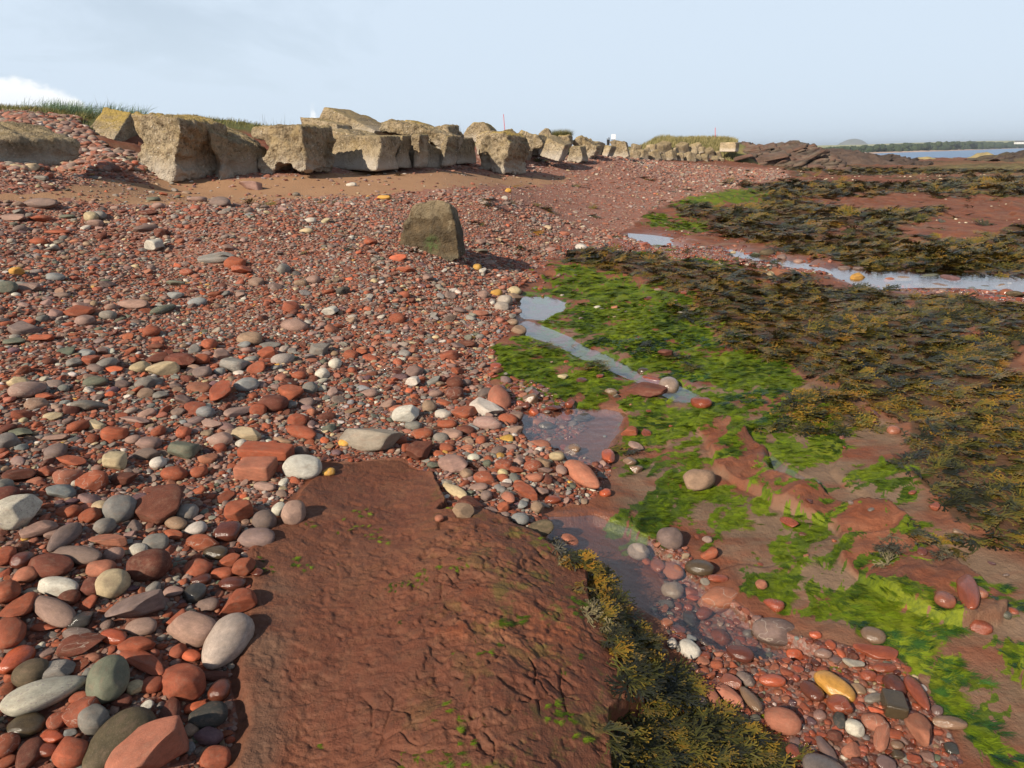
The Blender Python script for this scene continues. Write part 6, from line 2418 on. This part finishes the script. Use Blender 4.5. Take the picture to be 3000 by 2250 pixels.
M_FUCUS = leaf_material("brown_seaweed", [(.22, (.013, .013, .006)), (.38, (.034, .034, .010)), (.52, (.078, .070, .013)), (.68, (.12, .082, .013)), (.88, (.19, .080, .010))], (.26, .140, .016, 1), rough=.36, tipmax=.8, noise_scale=1.1)
M_WRACK = leaf_material("dry_wrack", [(.3, (.04, .036, .025)), (.6, (.10, .08, .045)), (.8, (.15, .12, .06))], (.16, .12, .04, 1), rough=.6, tipmax=.4)
M_ALGA = leaf_material("green_algae", [(.22, (.016, .034, .006)), (.38, (.048, .085, .006)), (.52, (.105, .150, .006)), (.68, (.130, .172, .008)), (.88, (.17, .185, .018))], (.15, .19, .01, 1), rough=.5, tipmax=.3, noise_scale=2.2, rnd=.18, spec=.12, nk=1.7)
FUC = [weed_mesh('frond_clump', fucus_clump(60 + i, 14 if i > 1 else 12, i > 1), M_FUCUS) for i in range(7)]


def strand_tuft(seed, n=60):
    r = random.Random(seed)
    V = []; F = []; A = []
    for k in range(n):
        p = np.array([r.uniform(-.3, .1), r.uniform(-.28, .28), .01])
        yaw = r.gauss(0, .35)
        br = r.random()
        L = r.uniform(.5, 1.1)
        pts = [p]
        for i in range(4):
            d = np.array([math.cos(yaw), math.sin(yaw), (.10 if i < 1 else -.01) + r.uniform(-.05, .06)])
            p = p + d * L / 4
            p[2] = max(p[2], .005)
            pts.append(p.copy())
            yaw += r.uniform(-.4, .4)
        w = r.uniform(.010, .028)
        ribbon(V, F, A, pts, [w * .6, w, w, w * .8, w * .2], np.array([r.uniform(-.4, .4), r.uniform(-.4, .4), 1.0]), [0, .1, .3, .6, 1], br)
    return np.array(V), np.array(F), np.array(A)


M_ALGD = leaf_material("wet_green_algae", [(.25, (.006, .018, .006)), (.5, (.014, .045, .009)), (.75, (.035, .085, .010))], (.04, .10, .01, 1), rough=.22, tipmax=.3, noise_scale=2.2, rnd=.2, spec=.5, nk=1.4)
TUFT = [weed_mesh('strand_tuft', strand_tuft(90 + i), M_ALGA) for i in range(5)]


def place_weed(name, label, zn, bands, meshes, a0, a1, seed, flow=None, thr=.5, zcut=1.0, filt=None, lift=0.0, cat=None, wob=1.0):
    g = np.random.default_rng(seed)
    XS = []; YS = []; SS = []
    for d0, d1, dens, sc in bands:
        area = (d1 ** 2 - d0 ** 2) / 2 * R(a1 - a0)
        x, y = polar(int(area * dens), d0, d1, a0, a1, g)
        zz = zones(x, y, [zn, 'HOLES', 'LEDGE'], wob)
        v = zz[zn] * (1 - zz['HOLES'])
        if zn == 'GREEN':
            v = green_amount(x, y, v) - (g.random(len(x)) ** 2) * .25
        else:
            v = v + (fbm(x * 1.6, y * 2.6, seed, 4, .6) - .5) * (1.9 if zn != 'LEDGEWEED' else .3)
        keep = v > thr
        if filt is not None:
            keep &= filt(x, y, zz)
        x = x[keep]; y = y[keep]
        XS.append(x); YS.append(y); SS.append(np.full(len(x), sc) * g.uniform(.75, 1.3, len(x)))
    X = np.concatenate(XS); Y = np.concatenate(YS); S = np.concatenate(SS)
    n = len(X)
    if n == 0:
        return None
    if flow is None:
        yaw = -1.0 + (fbm(X * .9, Y * .9, 19, 3) - .5) * 6 + g.normal(0, .45, n)
    else:
        yaw = flow + (fbm(X * 1.5, Y * 1.5, 9, 3) - .5) * 2.0 + g.normal(0, .18, n)
    ROT = np.stack([g.normal(0, .22, n), g.normal(0, .22, n), yaw], -1)
    z = ground_z(X, Y) + lift
    SC3 = np.stack([S, S, S * g.uniform(.7, 1.2, n) * zcut], -1)
    C = np.ones((n, 4))
    o = scatter(name, np.stack([X, Y, z], -1), ROT, SC3, C, g.integers(0, len(meshes), n), meshes, label, cat=cat)
    print(name, n)
    return o


def pxfilt(f):
    def q(x, y, zz):
        px, py, ok = project(np.stack([x, y, base_z(x, y)], -1))
        return f(px, py)
    return q


place_weed('brown_seaweed', 'big bank of brown and orange bladder wrack right of the stream', 'FUCUS', [(2.2, 5, 520, .076), (5, 9, 340, .092), (9, 16, 120, .135)], FUC, 0, 48, 31,
           filt=pxfilt(lambda px, py: ~((px < 2545) & (py > 1135) & (px > 2235)) & (py > 722) & (px > 1560)), thr=.47, zcut=.42)
place_weed('brown_seaweed', 'small dark mound of bladder wrack alone on the wet sand', 'FUCUS', [(3, 7, 520, .085)], FUC, 10, 48, 32,
           filt=pxfilt(lambda px, py: (px < 2560) & (py > 1135) & (px > 2220)), thr=.3)
place_weed('brown_seaweed', 'far bank of brown seaweed beyond the long bright pool', 'FUCUS', [(8, 16, 90, .15), (16, 30, 48, .21), (30, 70, 14, .32)], FUC, 0, 48, 33,
           filt=pxfilt(lambda px, py: (py <= 722) | ((py < 790) & (px > 2300))), thr=.50, zcut=.36)
place_weed('dark_seaweed_scrap', 'flat scrap of black seaweed on the shingle right of the brown boulder', 'FUCUS', [(8, 16, 90, .13)], FUC, -20, 20, 37, filt=pxfilt(lambda px, py: (px < 1560)), thr=.5, zcut=.35)
place_weed('ledge_seaweed', 'fringe of olive and yellow bladder wrack hanging from the edge of the ledge', 'LEDGEWEED', [(1.0, 3.6, 1500, .056)], FUC, -5, 48, 34, thr=.40, wob=.4, lift=.012, zcut=.5)
WR = [weed_mesh('wiry_clump', fucus_clump(160 + i, 16), M_WRACK) for i in range(3)]
for me in WR:
    me.name = 'wiry_clump'


def wiry():
    g = np.random.default_rng(44)
    spots = [(1610, 1600, 26), (1650, 1640, 30), (1665, 1670, 34), (1750, 1830, 34), (1790, 1880, 40), (1800, 1920, 30), (1840, 1980, 28), (1770, 1810, 28), (2600, 1620, 40), (2610, 1660, 40), (2740, 1640, 34), (2720, 1610, 28)]
    P = []; S = []
    for px, py, s in spots:
        for k in range(7):
            q = ray_ground(px + g.normal(0, s * .4), py + g.normal(0, s * .4))
            P.append((q.x, q.y, gz(q.x, q.y))); S.append(g.uniform(.035, .065))
    n = len(P); S = np.array(S)
    scatter('wiry_wrack', np.array(P), np.stack([g.normal(0, .3, n), g.normal(0, .3, n), g.uniform(0, 6, n)], -1), np.stack([S, S, S * 1.3], -1), np.ones((n, 4)), g.integers(0, 3, n), WR, 'dry wiry sprigs of wrack along the rim of the ledge')


wiry()
place_weed('green_algae', 'bright green algae draped over the wet rock', 'GREEN', [(1.8, 4.2, 1700, .040), (4.2, 8, 850, .058), (8, 22, 110, .13)], TUFT, -2, 48, 35, flow=-.75, thr=.50, filt=lambda x, y, zz: zones(x, y, ['WATER'], .6)['WATER'] < .35)
DTUFT = [weed_mesh('dark_strand_tuft', strand_tuft(190 + i), M_ALGD) for i in range(4)]
place_weed('dark_green_algae', 'dark wet green algae trailing in the shallow water', 'GREEN', [(1.8, 6.5, 900, .055)], DTUFT, -2, 48, 38, flow=-.75, thr=.52,
           filt=lambda x, y, zz: (fbm(x * 1.1 + 9, y * 1.1, 58, 4, .6) > .58))
place_weed('green_algae', 'tiny tufts of green algae in the hollows of the ledge', 'LEDGE', [(1.0, 3.2, 900, .022)], TUFT, -30, 40, 36, flow=-.75,
           filt=lambda x, y, zz: (fbm(x * 7, y * 7, 55, 3) + x * .07 > .66), thr=.3)


# ------------------------------------------------------------------ grasses
def grass_blades(name, roots, h, mat, lean=(.3, 0), spread=.35, width=.012, seed=1, seg=4, parent=None):
    r = random.Random(seed)
    V = []; F = []; A = []
    for (x, y, z) in roots:
        L = h * r.uniform(.55, 1.15)
        a = r.uniform(0, 6.283)
        bend = abs(r.gauss(.0, spread)) + .05
        dx = math.cos(a) * bend + lean[0] * r.uniform(.3, 1.2); dy = math.sin(a) * bend + lean[1]
        pts = []
        for i in range(seg + 1):
            t = i / seg
            pts.append(np.array([x + dx * L * t * t, y + dy * L * t * t, z + L * (t - .28 * t * t * (bend + abs(lean[0])))]))
        w = width * r.uniform(.6, 1.2)
        ribbon(V, F, A, pts, [w * (1 - .95 * (i / seg) ** 1.5) for i in range(seg + 1)], np.array([math.cos(a), math.sin(a), .2]), [i / seg for i in range(seg + 1)], r.random())
    V = np.array(V); A = np.array(A)
    me = mesh_np(name, V, np.array(F), (mat,), False, {'tip': ('FLOAT', A[:, 0]), 'br': ('FLOAT', A[:, 1])})
    return link(name, me, parent=parent)


M_MARRAM = leaf_material("marram", [(.2, (.055, .10, .05)), (.5, (.13, .20, .11)), (.8, (.28, .34, .22))], (.26, .30, .18, 1), rough=.5, tipmax=.6, translucent=.25)
M_TURFG = leaf_material("short_turf", [(.2, (.035, .060, .015)), (.5, (.085, .115, .028)), (.8, (.20, .17, .06))], (.28, .22, .09, 1), rough=.6, tipmax=.6, translucent=.2)
M_TAN = leaf_material("dry_grass", [(.2, (.10, .10, .035)), (.45, (.22, .19, .07)), (.8, (.36, .29, .13))], (.40, .33, .17, 1), rough=.6, tipmax=.6, translucent=.2)


def build_grass():
    r = random.Random(77)
    roots = []
    for i in range(1100):
        px = r.gauss(200, 50); D = r.uniform(16.2, 17.6)
        p = at_depth(px, 360, D)
        roots.append((p.x, p.y, float(base_z(p.x, p.y)) - .03))
    for i in range(420):
        px = r.uniform(300, 430); D = r.uniform(17.0, 18.0)
        p = at_depth(px, 360, D)
        roots.append((p.x, p.y, float(base_z(p.x, p.y)) + r.uniform(0, .05)))
    o = grass_blades('beach_grass', roots, .42, M_MARRAM, lean=(.25, 0), spread=.75, width=.016, seed=2, seg=5)
    tag(o, 'tuft of blue green beach grass behind the lichen topped block', 'grass tuft')
    # turf along the bank crest, where the land breaks the skyline
    roots = []
    pxs = np.arange(-500, 1740, 20.0)
    crest = []
    for q in pxs:
        Ds = np.linspace(13, 75, 200)
        d0 = rays(q, 400.0)
        xx = d0[0] / d0[1] * Ds
        el = (base_z(xx, Ds) - CAMZ) / np.sqrt(xx ** 2 + Ds ** 2)
        crest.append(Ds[int(np.argmax(el))])
    for i in range(16000):
        px = r.uniform(-500, 1730) if i % 2 else r.uniform(-500, 330)
        D = float(np.interp(px, pxs, crest)) + r.gauss(0, .55 if px < 330 else .9) * (1 if px < 1200 else 3)
        p = at_depth(px, 330, D)
        roots.append((p.x, p.y, float(base_z(p.x, p.y)) - .02))
    o = grass_blades('bank_grass', roots, .21, M_TURFG, lean=(.2, 0), spread=.5, width=.02, seed=3, seg=2)
    tag(o, 'short green and brown turf along the crest of the bank', kind='stuff')
    # rough grass on the rise
    bpy.context.view_layer.update()
    mo = bpy.data.objects['grassy_rise']
    bv = BVHTree.FromObject(mo, bpy.context.evaluated_depsgraph_get())
    roots = []
    for i in range(15000):
        px = r.uniform(1790, 2160); D = r.uniform(57, 72)
        p = at_depth(px, 430, D)
        hit = bv.ray_cast(Vector((p.x, p.y, 20)), Vector((0, 0, -1)))
        if hit[0] is not None and hit[0].z > .5:
            roots.append(tuple(hit[0]))
    o = grass_blades('rough_grass', roots, .42, M_TAN, lean=(.2, 0), spread=.35, width=.05, seed=4, seg=2)
    tag(o, 'straw coloured rough grass covering the low rise', kind='stuff')
    # round bush
    root = bpy.data.objects.new('bush', None); COL.objects.link(root)
    D = 36
    c = at_depth(1644, 402, D)
    root.location = (c.x, c.y, c.z)
    roots = []
    for i in range(2600):
        a = r.uniform(0, 6.283); q = math.sqrt(r.random())
        roots.append((math.cos(a) * q * .50, math.sin(a) * q * .50, -.15))
    V = []
    rr = r
    o = grass_blades('foliage', roots, .52, M_TAN, lean=(0, 0), spread=.55, width=.016, seed=6, seg=3, parent=root)
    tag(root, 'round straw green bush standing above the blocks', 'bush')
    # wispy weeds
    M_W = simple_material('dry_stalk', (.11, .09, .06), .7)
    for k, (px, py, D, hgt, lab) in enumerate([(1335, 392, 19.5, .45, 'wispy dry weed stalks behind the rough lump of concrete'), (805, 366, 15.6, .34, 'thin dark stalks growing behind the block worn into a face'), (310, 326, 17.4, .5, 'seed head stalks rising out of the beach grass')]):
        c = at_depth(px, py, D)
        roots = [(c.x + r.uniform(-.25, .25) * (D / 20) * (2.0 if k == 1 else 1), c.y + r.uniform(-.1, .1), c.z - .12) for i in range(26 if k != 2 else 9)]
        o = grass_blades('weed_stalks', roots, hgt, M_W, lean=(.0, 0), spread=.2, width=.008, seed=10 + k, seg=3)
        tag(o, lab, 'weeds')


build_grass()


# ------------------------------------------------------------------ sea air
def build_haze():
    m = bpy.data.materials.new('haze')
    m.use_nodes = True
    T = NT(m.node_tree)
    v = T.n('ShaderNodeVolumePrincipled', ins={'Color': (.78, .88, 1.0, 1), 'Density': .00014, 'Anisotropy': .2})
    out = T.n('ShaderNodeOutputMaterial')
    T.t.links.new(v.outputs[0], out.inputs['Volume'])
    bm = bmesh.new()
    bmesh.ops.create_cube(bm, size=1)
    bmesh.ops.scale(bm, vec=(26000, 26000, 80), verts=bm.verts)
    bmesh.ops.translate(bm, verts=bm.verts, vec=(0, 0, 33))
    me = bpy.data.meshes.new('haze'); bm.to_mesh(me); bm.free()
    me.materials.append(m)
    tag(link('haze', me), 'thin sea haze over the bay', kind='stuff')


build_haze()
